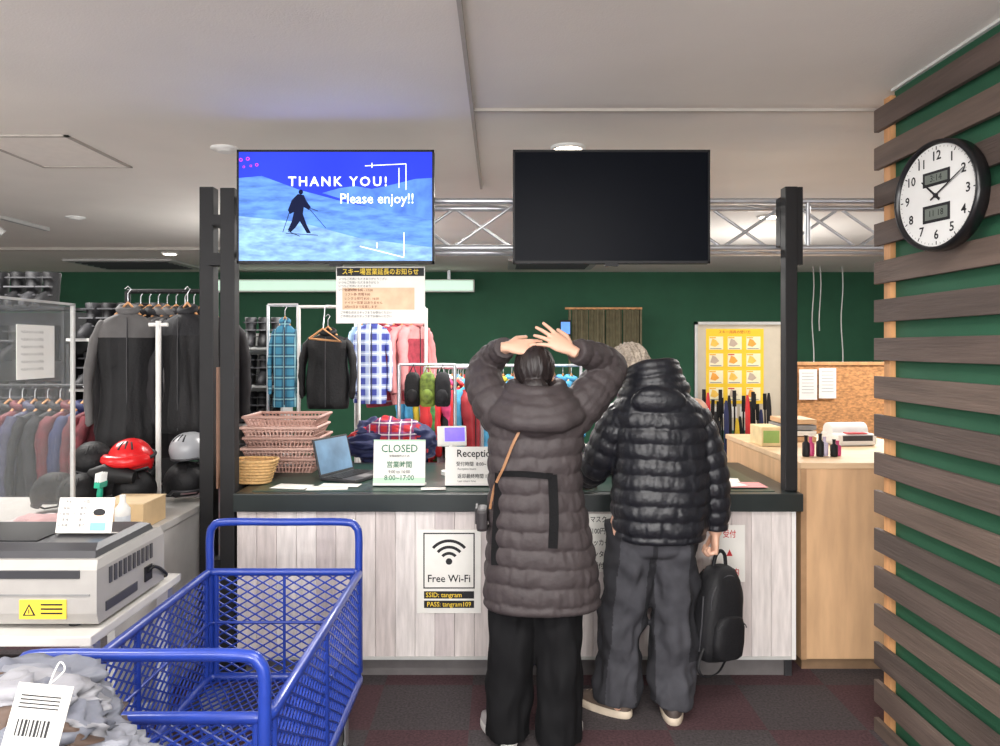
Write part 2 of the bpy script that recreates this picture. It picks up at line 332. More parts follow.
for k in range(5):
    z0=.905+k*.058; w,d_=.2,.15; dx=random.uniform(-.012,.012)
    m=bk[k%2]
    b.box(cx+dx-w*.85,cx+dx+w*.85,cy-d_*.85,cy+d_*.85,z0,z0+.004,m)
    for z,s in ((z0+.03,.93),(z0+.075,1.04),(z0+.055,.98)):
        c=[(cx+dx-w*s,cy-d_*s),(cx+dx+w*s,cy-d_*s),(cx+dx+w*s,cy+d_*s),(cx+dx-w*s,cy+d_*s)]
        for a in range(4): b.tube([(*c[a],z),(*c[(a+1)%4],z)],.009 if s>1 else .004,m,6)
    for t in np.linspace(-1,1,20):
        for sg in (-1,1): b.tube([(cx+dx+t*w*.85,cy+sg*d_*.85,z0),(cx+dx+t*w*1.03,cy+sg*d_*1.03,z0+.075)],.005,m,4)
    for t in np.linspace(-1,1,14):
        for sg in (-1,1): b.tube([(cx+dx+sg*w*.85,cy+t*d_*.85,z0),(cx+dx+sg*w*1.03,cy+t*d_*1.03,z0+.075)],.005,m,4)
b.done()
b=B('laptop_computer',Matrix.Translation((X(354,3.98),4.0,.905))@Matrix.Rotation(math.radians(66),4,'Z'))
b.box(-.15,.15,-.11,.11,0,.016,darkgrey,.003); 
for r in range(5):
    for c in range(13): b.box(-.14+c*.0215,-.122+c*.0215,-.02+r*.022,-.003+r*.022,.016,.019,black)
b.box(-.045,.045,-.095,-.04,.016,.0165,grey)
s_=Matrix.Translation((0,.11,.016))@Matrix.Rotation(math.radians(-14),4,'X')
b.box(-.15,.15,0,.009,0,.2,darkgrey,.003,xf=s_); b.box(-.14,.14,-.001,0,.012,.19,M((95,130,160),.3,var=.3,scale=8,emit=.2),xf=s_); b.done()
b=B('payment_terminal',Matrix.Translation((X(452,4.1),4.1,.904))@Matrix.Rotation(math.radians(10),4,'Z'))
b.cyl((0,0,0),(0,0,.02),.06,white); b.cyl((0,0,.02),(0,.0,.17),.016,white)
r_=Matrix.Translation((0,0,.21))@Matrix.Rotation(math.radians(-15),4,'X'); b.box(-.08,.08,0,.015,-.055,.055,white,.005,xf=r_); b.box(-.04,.07,-.002,0,-.03,.045,M((110,90,230),.3,var=.2,emit=.8),xf=r_); b.done()
def papers(name,lst):
    b=B(name)
    for k,(x,y,z,w,d_,a,m) in enumerate(lst):
        xf=Matrix.Translation((x,y,z+.0015*k))@Matrix.Rotation(a,4,'Z'); b.box(-w,w,-d_,d_,0,.0015,m,xf=xf)
    b.done()
papers('scattered_papers',[(X(330,3.75),3.70,.904,.1,.05,.1,paper),(X(296,3.8),3.73,.904,.09,.06,-.2,paper),(X(340,3.75),3.76,.904,.1,.04,-.1,paper),(X(435,3.75),3.66,.904,.06,.03,.05,paper)])
papers('brochure_pile',[(1.0,3.78,.904,.1,.07,.1,red),(1.12,3.9,.904,.12,.08,-.2,paper),(1.05,4.0,.904,.14,.1,.05,paper),(1.22,3.76,.904,.1,.07,0,pink),(.93,3.9,.904,.1,.07,.5,paper),(1.15,3.75,.904,.07,.05,.3,paper)])
b=B('pen_cup',Matrix.Translation((1.2,4.15,.904))); b.tube([(0,0,0),(0,0,.1),(0,0,.1),(0,0,.01)],[.035,.04,.036,.03],darkgrey)
for k in range(6):
    a=k*1.05; b.cyl((.015*math.cos(a),.015*math.sin(a),.02),(.035*math.cos(a),.035*math.sin(a),.165),.004,[red,navy,white,black,yellow,inkg][k],8)
b.done()
b=B('document_tray',Matrix.Translation((.62,4.2,.904)))
for k in range(3):
    b.box(-.16,.16,-.12,.12,k*.06,k*.06+.004,darkgrey); b.box(-.16,-.155,-.12,.12,k*.06,k*.06+.05,darkgrey); b.box(.155,.16,-.12,.12,k*.06,k*.06+.05,darkgrey); b.box(-.14,.14,-.1,.1,k*.06+.004,k*.06+.02,paper)
b.done()
def heap(name,cx,cy,z,w,d_,h,mats,n=10,seed=1,wr=.1):
    random.seed(seed); b=B(name)
    for k in range(n):
        rx=random.uniform(.25,.5)*w; ry=random.uniform(.3,.5)*d_; rz=random.uniform(.25,.4)*h
        x=cx+random.uniform(-.5,.5)*(w-rx); y=cy+random.uniform(-.5,.5)*(d_-ry); zz=z+rz+(h-2*rz)*max(0,k/n)*(1-min(1,abs(x-cx)/w*1.4))
        t=bmesh.new(); bmesh.ops.create_icosphere(t,subdivisions=5,radius=1)
        sv=Vector((k*3,seed,0))
        for v in t.verts:
            q=Vector((v.co.x,v.co.y*1.3,v.co.z*2.2))
            f=1+.22*noise.noise(v.co*2.2+sv)+wr*(.5-abs(noise.noise(q*1.7+sv))*2)+wr*.3*(.5-abs(noise.noise(q*4+sv))*2)
            v.co=Vector((x+v.co.x*rx*f,y+v.co.y*ry*f,max(z,zz+v.co.z*rz*f)))
        b.merge(t,mats[k%len(mats)])
    b.done()
plr=plaid((175,30,40),(40,50,110),(235,235,235),90)
b=B('side_table'); b.box(-1.0,-.35,4.6,4.95,.8,.83,white); 
for x in (-.98,-.39):
    for y in (4.62,4.9): b.box(x,x+.03,y,y+.03,0,.8,steel)
b.done()
heap('folded_clothes_pile',-.70,4.77,.832,.42,.3,.34,[plr,navy,red,M((200,60,60),.7),navy,plr],14,3)
# ---------- garments
def jacket(b,c,w,h,t,ang,mat,mat2=None,seed=0,hanger=True):
    mat2=mat2 or mat; old=b.xf; b.xf=old@Matrix.Translation(Vector(c))@Matrix.Rotation(ang,4,'Z')
    prof=[(0,.1,.35),(.02,.17,.5),(.05,.32,.7),(.1,.45,.85),(.2,.47,1),(.35,.45,1),(.5,.45,.95),(.65,.46,1.0),(.8,.47,1.05),(.93,.49,1.1),(1,.47,1.0)]
    prof=crs(prof,2)
    R=[]
    for fr,hw,ht in prof:
        r=[]
        for k in range(36):
            a=2*math.pi*k/36; f=1+.4*fr**.5*noise.noise(Vector((math.cos(a)*3.2+seed*3.1,math.sin(a)*3.2,fr*1.6+seed)))+.12*noise.noise(Vector((a*3,fr*9,seed)))
            r.append((math.cos(a)*hw*w*(1+.06*math.sin(fr*9+seed)),math.copysign(abs(math.sin(a))**.75,math.sin(a))*ht*t/2*f,-fr*h))
        R.append(r)
    b.loft(R[:9],mat2); b.loft(R[8:],mat)
    for sg in (-1,1):
        sw=random.uniform(-.05,.05)
        p=crs([(sg*.36*w,0,-.08*h,.11*w),(sg*.5*w,.0,-.22*h,.12*w),(sg*(.56+sw)*w,-.02,-.5*h,.1*w),(sg*(.54+sw)*w,-.03,-.8*h,.085*w),(sg*(.53+sw)*w,-.03,-.84*h,.075*w)],4)
        b.tube([q[:3] for q in p],[q[3]*(1+.12*math.sin(i*2.1+seed)) for i,q in enumerate(p)],mat2,12,flat=.8)
    cp=[(.13*w*math.cos(a),.1*w*math.sin(a),.01+.015*math.sin(a)) for a in np.linspace(0,2*math.pi,17)[:-1]]
    b.tube(cp,.022,mat2,8,closed=True)
    b.tube([(0,-t/2*1.02,-.05*h),(0,-t/2*1.14,-.3*h),(0,-t/2*1.12,-.97*h)],.004,darkgrey,5)
    if hanger: b.tube([(-.2*w,0,-.03*h),(0,0,.05),(.2*w,0,-.03*h)],.008,stud,6); b.tube([(0,0,.05),(0,0,.1),(.015,0,.125),(0,0,.14),(-.015,0,.125)],.003,steel,5)
    b.xf=old
def rack(name,x0,x1,y,zr,mats,h=.7,ang=1.35,n=8,seed=0,w=.5,posts=True,pm=None,fronts=()):
    pm=pm or steel; b=B(name)
    b.cyl((x0-.05,y,zr),(x1+.05,y,zr),.014,pm)
    if posts:
        for x in (x0-.05,x1+.05):
            b.cyl((x,y,.03),(x,y,zr),.016,pm); b.cyl((x,y-.22,.03),(x,y+.22,.03),.016,pm)
            for yy in (y-.2,y+.2): b.cyl((x,yy,0),(x,yy,.035),.02,darkgrey)
    random.seed(seed+5)
    for i in range(n):
        x=x0+(x1-x0)*(i+.5)/n
        jacket(b,(x,y,zr-.13),w,h*random.uniform(.92,1.05),min(.14,(x1-x0)/n*1.15),ang+random.uniform(-.15,.15),mats[i%len(mats)],mats[(i*3+1)%len(mats)] if i%3==0 else None,seed+i)
    for (x,yy,ang2,m,m2,ww,hh) in fronts: jacket(b,(x,yy,zr-.13),ww,hh,.16,ang2,m,m2,seed+x)
    b.done()
jk=M((20,20,22),.6,bump=.3,spec=.3); jg=M((92,90,90),.75); jd=M((38,38,41),.7,bump=.3,spec=.3); jb=M((28,26,29),.65,var=.3,spec=.3)
rack('garment_rack',X(132,4.4),X(204,4.4),4.45,1.93,[jk,jb,jd,jk,jg,jb],h=.82,ang=.85,n=8,seed=1,w=.46,pm=black,
     fronts=[(X(128,4.2),4.2,.4,jk,jg,.32,.74),(X(186,4.2),4.22,-.2,jk,jd,.3,.68)])
b=B('rack_pole'); b.cyl((X(147,3.9),4.03,0),(X(147,3.9),4.03,1.74),.014,white); b.cyl((X(147,3.9),4.03,0),(X(147,3.9),4.03,.03),.08,white); b.cyl((X(147,3.9)-.05,4.03,1.72),(X(147,3.9)+.05,4.03,1.72),.01,white); b.done()
bp1=plaid((60,130,160),(25,50,80),(170,220,225),75); bp2=plaid((60,70,150),(200,215,235),(235,240,245),70); rs=M((170,60,75),.7,var=.3,scale=25); wp=M((205,200,215),.7,var=.2,scale=20); ltb=M((140,170,205),.7,var=.3,scale=20)
rack('garment_rack',X(362,6.4),X(420,6.4),6.4,1.93,[bp2,ltb,rs,wp,rs,pink,rs],h=.7,ang=1.1,n=7,seed=3,w=.42,pm=white,fronts=[(X(373,6.15),6.12,.1,bp2,bp2,.25,.66)])
b=B('clothes_hanger_display'); b.cyl((X(299,5.6),5.6,0),(X(299,5.6),5.6,1.9),.012,white); b.cyl((X(359,5.6),5.6,0),(X(359,5.6),5.6,1.9),.012,white); b.cyl((X(299,5.6),5.6,1.9),(X(359,5.6),5.6,1.9),.012,white)
for x in (X(299,5.6),X(359,5.6)): b.cyl((x,5.4,.015),(x,5.8,.015),.015,white)
jacket(b,(X(328,5.5),5.5,1.70),.33,.55,.16,0,jk,jk,2)
b.tube([(X(308,5.3),5.33,1.66),(X(322,5.3),5.33,1.73),(X(340,5.3),5.33,1.64),(X(308,5.3),5.33,1.66)],.008,stud,6); b.tube([(X(322,5.3),5.33,1.73),(X(322,5.3),5.4,1.9),(X(322,5.3),5.6,1.91)],.004,steel,5)
b.done()
b=B('garment_rack'); b.cyl((X(268,5.9),5.9,1.93),(X(298,5.9),5.9,1.93),.012,steel)
for px in (268,298): b.cyl((X(px,5.9),5.9,0),(X(px,5.9),5.9,1.93),.012,steel); b.cyl((X(px,5.9),5.75,.012),(X(px,5.9),6.05,.012),.012,steel)
jacket(b,(X(285,5.9),5.9,1.79),.19,.66,.14,.2,bp1,bp1,4); b.done()
mix=[navy,red,M((60,120,60),.7,var=.4,scale=30),M((215,215,220),.7,var=.3,scale=30),M((200,60,110),.7,var=.3,scale=25),jk,yellow,M((70,150,190),.7,var=.3),M((150,30,40),.6)]
rack('garment_rack',X(432,5.6),X(475,5.6),5.6,1.45,mix,h=.6,ang=1.15,n=9,seed=12,w=.34)
rack('garment_rack',X(400,6.9),X(580,6.9),7.3,1.42,mix[::-1],h=.7,ang=1.2,n=20,seed=15,w=.42)
dr=M((95,32,40),.7,var=.4,scale=30)
rack('garment_rack',-3.2,-2.35,4.6,1.36,[dr,navy,jk,dr,M((62,62,84),.7,var=.4,scale=30),jd,red],h=.7,ang=1.2,n=11,seed=22,w=.4,pm=black)
def boot(b,c,s,m,ang=0):
    old=b.xf; b.xf=old@Matrix.Translation(Vector(c))@Matrix.Rotation(ang,4,'Z')@Matrix.Scale(s,4)
    R=[]
    for z,y0,y1,w in ((0,-.2,.1,.05),(.03,-.21,.1,.055),(.06,-.2,.1,.055),(.1,-.15,.1,.052),(.14,-.07,.1,.05),(.22,-.06,.1,.055),(.3,-.08,.11,.062),(.31,-.07,.1,.055)):
        R.append([(w*math.cos(a),(y0+y1)/2+(y1-y0)/2*math.sin(a),z) for a in np.linspace(0,2*math.pi,15)[:-1]])
    b.loft(R,m); b.box(-.05,.05,-.2,.1,-.0,.015,black)
    for z in (.1,.17,.25): b.box(-.064,.064,-.11+abs(z-.17)*.3,-.06,z,z+.012,M((75,75,78),.5) if z==.17 else darkgrey)
    b.xf=old
def shelf(name,x0,x1,y0,y1,z1,zs,frm,item,pitch,seed=0,side=None,back=blk2):
    random.seed(seed); b=B(name); side=side or frm
    b.box(x0,x0+.02,y0,y1,0,z1,side); b.box(x1-.02,x1,y0,y1,0,z1,side); b.box(x0,x1,y1-.01,y1,0,z1,back)
    for z in zs:
        b.box(x0,x1,y0,y1,z-.02,z,frm); x=x0+.1
        while x<x1-.07: item(b,x+random.uniform(-.01,.01),(y0+y1)/2,z); x+=pitch
    b.done()
def bt(b,x,y,z): boot(b,(x,y,z),.82,random.choice([jk,blk2,black]),random.uniform(-.2,.2))
shelf('boot_shelf',X(233,6.3),X(283,6.3),6.3,6.6,1.72,[.3,.63,.96,1.28,1.6],lgrey,bt,.115,1,back=lgrey)
shelf('boot_shelf',X(66,5.2),X(162,5.2),5.2,5.5,1.62,[.3,.66,1.0,1.31,1.66],lgrey,bt,.115,2,side=black)
shelf('boot_shelf',-4.3,X(64,5.2),5.2,5.5,1.85,[.3,.7,1.1,1.5,1.88],black,bt,.125,4)
b=B('hanging_backpack',Matrix.Translation((X(424,5.0),5.0,1.2)))
b.cyl((-.18,.1,.28),(.2,.1,.28),.01,steel); b.cyl((.2,.1,-1.2),(.2,.1,.28),.012,steel); b.cyl((-.18,.1,-1.2),(-.18,.1,.28),.012,steel)
for x in (-.18,.2): b.cyl((x,0,-1.188),(x,.22,-1.188),.012,steel)
for k,(x,m) in enumerate(((-.08,jk),(.02,M((110,130,50),.7,var=.5,scale=30)),(.12,jd))):
    b.loft([[(x+.055*s*math.copysign(abs(math.cos(a))**.6,math.cos(a)),.05+.05*s*math.copysign(abs(math.sin(a))**.6,math.sin(a)),z) for a in np.linspace(0,2*math.pi,21)[:-1]] for z,s in ((0,.7),(.015,.95),(.08,1.05),(.16,1),(.21,.8),(.23,.45))],m)
    b.ell((x,.0,.07),(.04,.02,.05),m); b.tube([(x-.02,.05,.23),(x,.08,.28),(x+.02,.05,.23)],.005,m,6)
b.done()

# ---------- right side
b=B('poster_board',frame((X(740,5.4),5.4,Z(376,5.4)),FC)); w=.325;h=.39
b.box(-w,w,-h,h,-.03,0,M((198,188,168),.6,var=.04)); 
for a in ((-w,w,h-.02,h),(-w,w,-h,-h+.02),(-w,-w+.02,-h,h),(w-.02,w,-h,h)): b.box(*a,-.03,.01,lgrey)
b.box(-.245,.17,-.2,.34,.0,.002,M((236,196,40),.6,var=.03)); 
for r in range(4):
    for c in range(3):
        x=-.235+c*.134; y=.29-r*.122; b.box(x+.012,x+.113,y-.1,y-.006,.002,.003,M((236,226,190),.7,var=.05))
        m=[M((235,190,80),.6),M((190,170,150),.6),M((235,160,60),.6)][(r+c)%3]
        b.poly([(x+.02,y-.07,.0035),(x+.055,y-.08,.0035),(x+.085,y-.06,.0035),(x+.06,y-.03,.0035),(x+.035,y-.02,.0035)],m)
        b.box(x+.02,x+.1,y-.095,y-.09,.003,.004,grey); b.box(x+.015,x+.06,y-.018,y-.010,.003,.004,red if (r*c)%2 else M((230,170,30),.6))
b.text('スキー用具の使い方',-.04,.315,.003,.026,red)
b.box(-.2,-.02,-.3,-.22,0,.002,paper); b.box(.0,.1,-.3,-.22,0,.002,paper)
for x in (-w+.03,w-.06): b.box(x,x+.03,-1.39,-h,-.03,0,lgrey); b.box(x,x+.03,-1.39,-1.37,-.2,.2,lgrey)
b.done(fix=False)
b=B('plywood_cabinet')
b.box(1.482,2.35,3.7,4.9,.06,1.0,ply,.003); b.box(1.478,2.37,3.69,4.92,1.0,1.03,M((214,182,144),.5,var=.1,scale=4,stretch=(.5,3,3)),.004)
b.box(1.5,2.33,3.73,4.88,0,.06,M((120,95,70),.7)); b.box(1.482,1.51,3.694,3.7,.06,1.0,M((165,130,95),.6)); b.done()
b=B('osb_partition'); osb=M((190,135,85),.7,var=.4,scale=35,bump=.2,stretch=(1,1,2)); yb=5.7
b.box(2.25,3.3,yb,yb+.04,1.03,Z(365,yb),osb); b.box(2.25,3.3,yb,yb+.05,0,1.03,osb); b.box(2.24,3.3,yb-.01,yb+.05,Z(365,yb),Z(362,yb),stud)
b.done()
b=B('pinned_papers',frame((X(819,5.66),5.685,Z(384,5.66)),FC)); b.box(-.14,-.005,-.12,.11,0,.002,paper); b.box(.01,.14,-.11,.12,0,.002,paper)
for k in range(7): b.box(-.12,-.03,.08-k*.025,.083-k*.025,.002,.003,grey); b.box(.03,.12,.09-k*.025,.093-k*.025,.002,.003,grey)
b.done()
b=B('label_printer',Matrix.Translation((X(848,4.4),4.4,1.031))@Matrix.Rotation(.1,4,'Z'))
b.box(-.12,.12,-.1,.1,0,.07,white,.02); b.tube([(-.11,.03,.07),(.11,.03,.07)],.055,white,20); b.box(-.09,.09,-.102,-.06,.03,.06,darkgrey); b.box(-.06,.06,-.1,-.05,.07,.075,red); b.done()
b=B('spray_bottles')
for k,(px,m,hh) in enumerate(((806,jk,.1),(813,M((190,60,110),.4),.09),(820,jk,.11),(827,M((180,170,190),.4),.09),(834,jk,.08),(840,M((190,60,110),.4),.07))):
    x=X(px,3.9); b.tube([(x,3.9+.03*(k%2),z) for z in (1.031,1.04,1.04+hh*.6,1.04+hh*.7,1.04+hh*.9,1.04+hh)],[.017,.019,.019,.008,.008,.01],m,12)
b.done()
b=B('binder_stack'); 
for k in range(4): b.box(1.68+k*.01,1.9,4.5,4.75,1.031+k*.035,1.06+k*.035,[ply,paper,grey,ply][k],.003)
b.done()
b=B('monitor_box'); b.box(1.50,1.62,4.3,4.5,1.031,1.14,M((225,200,150),.6),.004); b.box(1.51,1.6,4.295,4.3,1.05,1.12,M((140,170,90),.6)); b.done()
b=B('ski_rack')
for k in range(13):
    x=1.38+k*.036; y=5.0+.05*(k%2); m=[jk,red,jk,jd,navy,jk,M((200,170,40),.5)][k%7]; hh=1.19+.10*math.sin(k*1.7)
    b.loft([[(x+sx*wd,y+dy+ (z*.04),z) for sx,dy in ((-1,0),(1,0),(1,.012),(-1,.012))] for z,wd in ((.03,.012),(.1,.02),(hh*.5,.015),(hh-.1,.015),(hh-.03,.010),(hh,.005))],m)
    b.box(x-.018,x+.018,y,y+.02,hh*.45,hh*.6,jk)
    b.cyl((x+.018,5.12,.03),(x+.018+.03*math.sin(k),5.14,1.25+.05*math.cos(k*2)),.006,jk,8); b.cyl((x+.018+.027*math.sin(k),5.138,1.15+.05*math.cos(k*2)),(x+.018+.03*math.sin(k),5.14,1.26+.05*math.cos(k*2)),.013,jk,8)
b.box(1.32,1.88,4.95,5.17,0,.03,ply); b.box(1.32,1.34,4.95,5.15,.03,.85,steel); b.box(1.86,1.88,4.95,5.15,.03,.85,steel); b.cyl((1.32,4.96,.85),(1.88,4.96,.85),.012,steel); b.cyl((1.32,5.16,.85),(1.88,5.16,.85),.012,steel)
b.done()
b=B('doorway_curtain'); y=9.9
cur=M((102,96,72),.8,var=.2)
for k in range(4):
    x0=X(572+k*17,y); x1=X(588+k*17,y); n=14
    R=[(x0+(x1-x0)*i/n,y+.02*math.sin(i*1.3+k)) for i in range(n+1)]
    for i in range(n): b.poly([(R[i][0],R[i][1],1.52+.01*math.sin(k)),(R[i+1][0],R[i+1][1],1.52),(R[i+1][0],R[i+1][1],2.1),(R[i][0],R[i][1],2.1)],cur)
b.cyl((X(565,y),y,2.11),(X(642,y),y,2.11),.015,stud); 
for px in (569,640): b.box(X(px,y),X(px+2,y),y,y+.1,0,2.12,cur)
b.done(fix=False)
b=B('wall_monitor'); b.box(X(560,9.8),X(571,9.8),9.8,9.84,Z(336,9.8),Z(320,9.8),black,.005); b.box(X(561,9.8),X(570,9.8),9.795,9.8,Z(334,9.8),Z(322,9.8),M((90,150,230),.4,emit=.6)); b.box(X(564,9.8),X(567,9.8),9.84,BY,1.8,1.84,black); b.done()

# ---------- left area
wt=M((205,202,197),.5,var=.04)
b=B('white_work_table'); b.box(-2.6,-1.2,2.2,2.82,.72,.75,wt,.004)
for x in (-2.55,-1.25):
    for y in (2.25,2.75): b.box(x,x+.04,y-.02,y+.02,0,.72,steel)
b.box(-2.55,-1.25,2.3,2.7,.3,.32,wt); b.done()
mg=M((160,157,153),.4,var=.04); md=M((54,54,58),.35,var=.06)
b=B('laminating_machine')
b.loft([[(-2.25,y0,z),(-1.21-i,y0,z),(-1.21-i,y1,z),(-2.25,y1,z)] for z,y0,y1,i in ((.765,2.262,2.70,.0),(.80,2.25,2.70,.0),(.93,2.25,2.70,.0),(.955,2.275,2.69,.01))],mg,smooth=False)
b.loft([[(-2.23,y0,z),(-1.235-i,y0,z),(-1.235-i,y1,z),(-2.23,y1,z)] for z,y0,y1,i in ((.955,2.29,2.67,.0),(.975,2.30,2.66,.005),(.99,2.34,2.62,.02))],md,smooth=False)
b.box(-2.1,-1.45,2.35,2.6,.988,.994,black,.002)
b.box(-2.2,-1.26,2.246,2.252,.905,.93,md,.002); b.box(-2.2,-1.23,2.247,2.252,.853,.858,grey)
b.box(-1.213,-1.207,2.3,2.5,.79,.82,md,.002); 
for k in range(10): b.box(-1.21,-1.206,2.32+k*.03,2.335+k*.03,.87,.92,md)
b.box(-1.21,-1.205,2.55,2.6,.80,.85,black)
for x in (-2.2,-1.3):
    for y in (2.3,2.62): b.cyl((x,y,.751),(x,y,.766),.02,black)
b.box(-1.44,-1.30,2.246,2.25,.785,.842,yellow); b.poly([(-1.43,2.2455,.795),(-1.39,2.2455,.795),(-1.41,2.2455,.832)],ink)
b.poly([(-1.422,2.245,.799),(-1.398,2.245,.799),(-1.41,2.245,.823)],yellow); b.box(-1.4115,-1.4085,2.244,2.2445,.802,.815,ink)
for k in range(3): b.box(-1.375,-1.31,2.2445,2.2455,.80+k*.013,.805+k*.013,ink)
b.tube(crs([(-1.206,2.57,.83),(-1.19,2.58,.845),(-1.2,2.66,.81),(-1.23,2.74,.763),(-1.4,2.77,.763)],8),.006,black,8)
b.done()
b=B('reservation_notice',frame((X(88,2.45),2.42,.997),(0,-1,.25),(0,0,1))); b.box(-.09,.09,0.002,.115,-.003,0,paper); b.box(-.09,.09,0.002,.006,-.05,.0,paper)
b.text('ご予約の引き取り',-.085,.1,.001,.014,ink,'LEFT'); 
for k in range(4): b.text('お客様へのご案内',-.085,.08-k*.018,.001,.011,ink,'LEFT')
b.ell((.045,.055,.001),(.018,.02,.001),M((235,195,170),.6)); b.ell((.045,.068,.0015),(.02,.012,.001),ink); b.box(.02,.07,.01,.035,.001,.002,M((120,170,210),.6)); b.done(fix=False)
b=B('cleaning_brush',Matrix.Translation((X(97,2.6),2.6,.995))@Matrix.Rotation(.1,4,'Y')); gm=M((20,140,110),.4); b.tube([(0,0,0),(0,0,.02),(0,0,.1),(0,0,.13)],[.02,.01,.01,.008],gm,12)
b.box(-.01,.01,-.025,.025,.12,.14,gm)
for k in range(24): b.cyl((-.008+.008*(k%3),-.023+.006*(k//3),.14),(-.008+.008*(k%3),-.023+.006*(k//3),.17),.002,white,5)
b.done()
b=B('white_side_desk'); b.box(-3.0,-1.52,2.95,4.0,.765,.8,wt,.004); b.box(-1.56,-1.53,2.98,3.95,0,.765,wt); b.box(-2.95,-2.92,2.98,3.95,0,.765,wt); b.box(-2.95,-1.56,3.9,3.93,.1,.765,wt); b.done()
b=B('cardboard_box'); cb=M((214,184,140),.8,var=.08)
b.box(-1.76,-1.56,3.28,3.5,.801,.91,cb,.002); b.box(-1.762,-1.558,3.278,3.502,.91,.915,M((224,198,158),.8)); b.box(-1.67,-1.65,3.274,3.28,.802,.915,M((190,160,110),.6)); b.done()
b=B('spray_can'); b.tube([(-1.57,3.12,z) for z in (.801,.81,.93,.945,.955,.985)],[.027,.03,.03,.018,.012,.012],white,20); b.tube([(-1.57,3.12,z) for z in (.83,.9)],[.0305,.0305],M((210,215,220),.4),20); b.done()
heap('pink_cloth',-1.86,3.13,.801,.28,.2,.12,[M((212,175,175),.8),M((225,215,215),.8)],6,6)
def helmet(b,c,r,m,ang=0,tilt=0,gog=None):
    old=b.xf; b.xf=old@Matrix.Translation(Vector(c))@Matrix.Rotation(ang,4,'Z')@Matrix.Rotation(tilt,4,'X')
    R=[]
    for k in range(13):
        ph=-.45+(math.pi/2+.44)*k/12; R.append([(r*.86*math.cos(ph)*math.cos(a),r*1.05*math.cos(ph)*math.sin(a),r*(.92*math.sin(ph)+(.2*(1-k/12) if math.sin(a)<-.3 else 0))) for a in np.linspace(0,2*math.pi,29)[:-1]])
    b.loft(R,m); b.loft([[ (x*.9,y*.9,z*.9-.003) for x,y,z in r_] for r_ in R[:4]],darkgrey)
    b.tube([Vector(p)*1.01 for p in R[0]],r*.06,darkgrey,8,closed=True)
    for sx in (-.4,0,.4):
        b.tube([(r*sx*math.cos(t)*.9,-r*1.06*math.cos(t),r*.95*math.sin(t)*(1-.08*abs(sx))) for t in (.75,.95,1.15)],r*.05,black,6)
    if gog:
        b.tube([(r*.88*math.sin(t),-r*1.1*math.cos(t)-.01,r*.22) for t in np.linspace(-1,1,12)],r*.24,gog,10)
        b.tube([(r*.9*math.cos(t),r*1.1*math.sin(t),r*.22) for t in np.linspace(-.5,math.pi+.5,20)],r*.07,black,6)
    b.tube([(-r*.8,0,-r*.3),(-r*.5,-r*.2,-r*.5),(r*.4,-r*.2,-r*.5),(r*.8,0,-r*.3)],r*.04,black,6)
    b.xf=old
b=B('ski_helmet_pile')
hs=M((150,152,156),.3,var=.05); gr=M((205,28,32),.25,var=.1)
for c,r,m,a,t,g in (((-1.79,3.68,.895),.115,jk,.3,.0,None),((-2.05,3.82,.895),.12,darkgrey,-.4,.0,None),((-1.62,3.86,.90),.12,jk,.8,.0,None),((-1.82,3.70,1.04),.12,gr,.2,.1,gr),((-1.60,3.88,1.06),.11,hs,-.3,.1,None),((-2.15,3.62,.89),.115,jk,1,.0,None),((-1.98,3.55,.895),.115,jk,0,.1,None),((-2.02,3.72,1.03),.11,jk,.5,.2,None)):
    helmet(b,c,r,m,a,t,g)
b.tube([(-1.95,3.58,.99),(-1.87,3.56,1.0),(-1.74,3.57,.98)],[.03,.05,.03],black,12)
b.done()
b=B('acrylic_partition'); ac=M((200,205,205),.08,var=.02,alpha=.12,spec=.3); pw=M((195,190,182),.5,var=.04)
b.box(-1.925,-1.90,2.24,2.81,.752,1.8,pw); b.box(-1.915,-1.91,2.81,3.35,.802,1.785,ac); b.box(-1.92,-1.905,2.82,3.36,1.785,1.795,lgrey); b.box(-1.92,-1.905,3.35,3.365,.80,1.795,lgrey); b.box(-1.93,-1.895,2.98,3.36,.80,.81,lgrey); b.done()
b=B('partition_notice',frame((-1.90,3.07,1.58),(1,0,0))); b.box(-.125,.125,-.11,.11,0,.002,paper)
for k in range(6): b.text('ヘルメット レンタル',-.1,.08-k*.03,.003,.016,ink,'LEFT')
b.done(fix=False)

# ---------- blue cart
blue=M((30,58,150),.35,.0,var=.1,coat=.3); cx0,cx1,cy0,cy1=-1.165,-.56,1.82,3.0; zr=.70; zd=.28
def dmesh(b,o,u,v,Wd,Hd,pu=.062,pv=.036,r=.0038,m=None):
    o=Vector(o);u=Vector(u);v=Vector(v); s=pv/pu
    for sg in (1,-1):
        c0=np.arange(-math.ceil(Hd/s/pu)*pu,Wd+Hd/s+pu,pu)
        for c in c0:
            t0,t1=0.,1.; ua,ub=c,c+sg*Hd/s
            d_=ub-ua
            ta,tb=sorted(((0-ua)/d_,(Wd-ua)/d_)); t0=max(t0,ta); t1=min(t1,tb)
            if t1-t0<.02: continue
            p=o+u*(ua+d_*t0)+v*(Hd*t0); q=o+u*(ua+d_*t1)+v*(Hd*t1); b.tube([p,q],r,m or blue,4)
b=B('blue_mesh_cart')
def rr(z,r,inset=0):
    a,c,d_,e=cx0+inset,cx1-inset,cy0+inset,cy1-inset; R=.03
    P=[]
    for (x,y,a0) in ((c-R,d_+R,-math.pi/2),(c-R,e-R,0),(a+R,e-R,math.pi/2),(a+R,d_+R,math.pi)):
        for k in range(5): P.append((x+R*math.cos(a0+k*math.pi/8),y+R*math.sin(a0+k*math.pi/8),z))
    b.tube(P,r,blue,12,closed=True)
rr(zr,.015); rr(zd,.018); rr(.5,.006,.004)
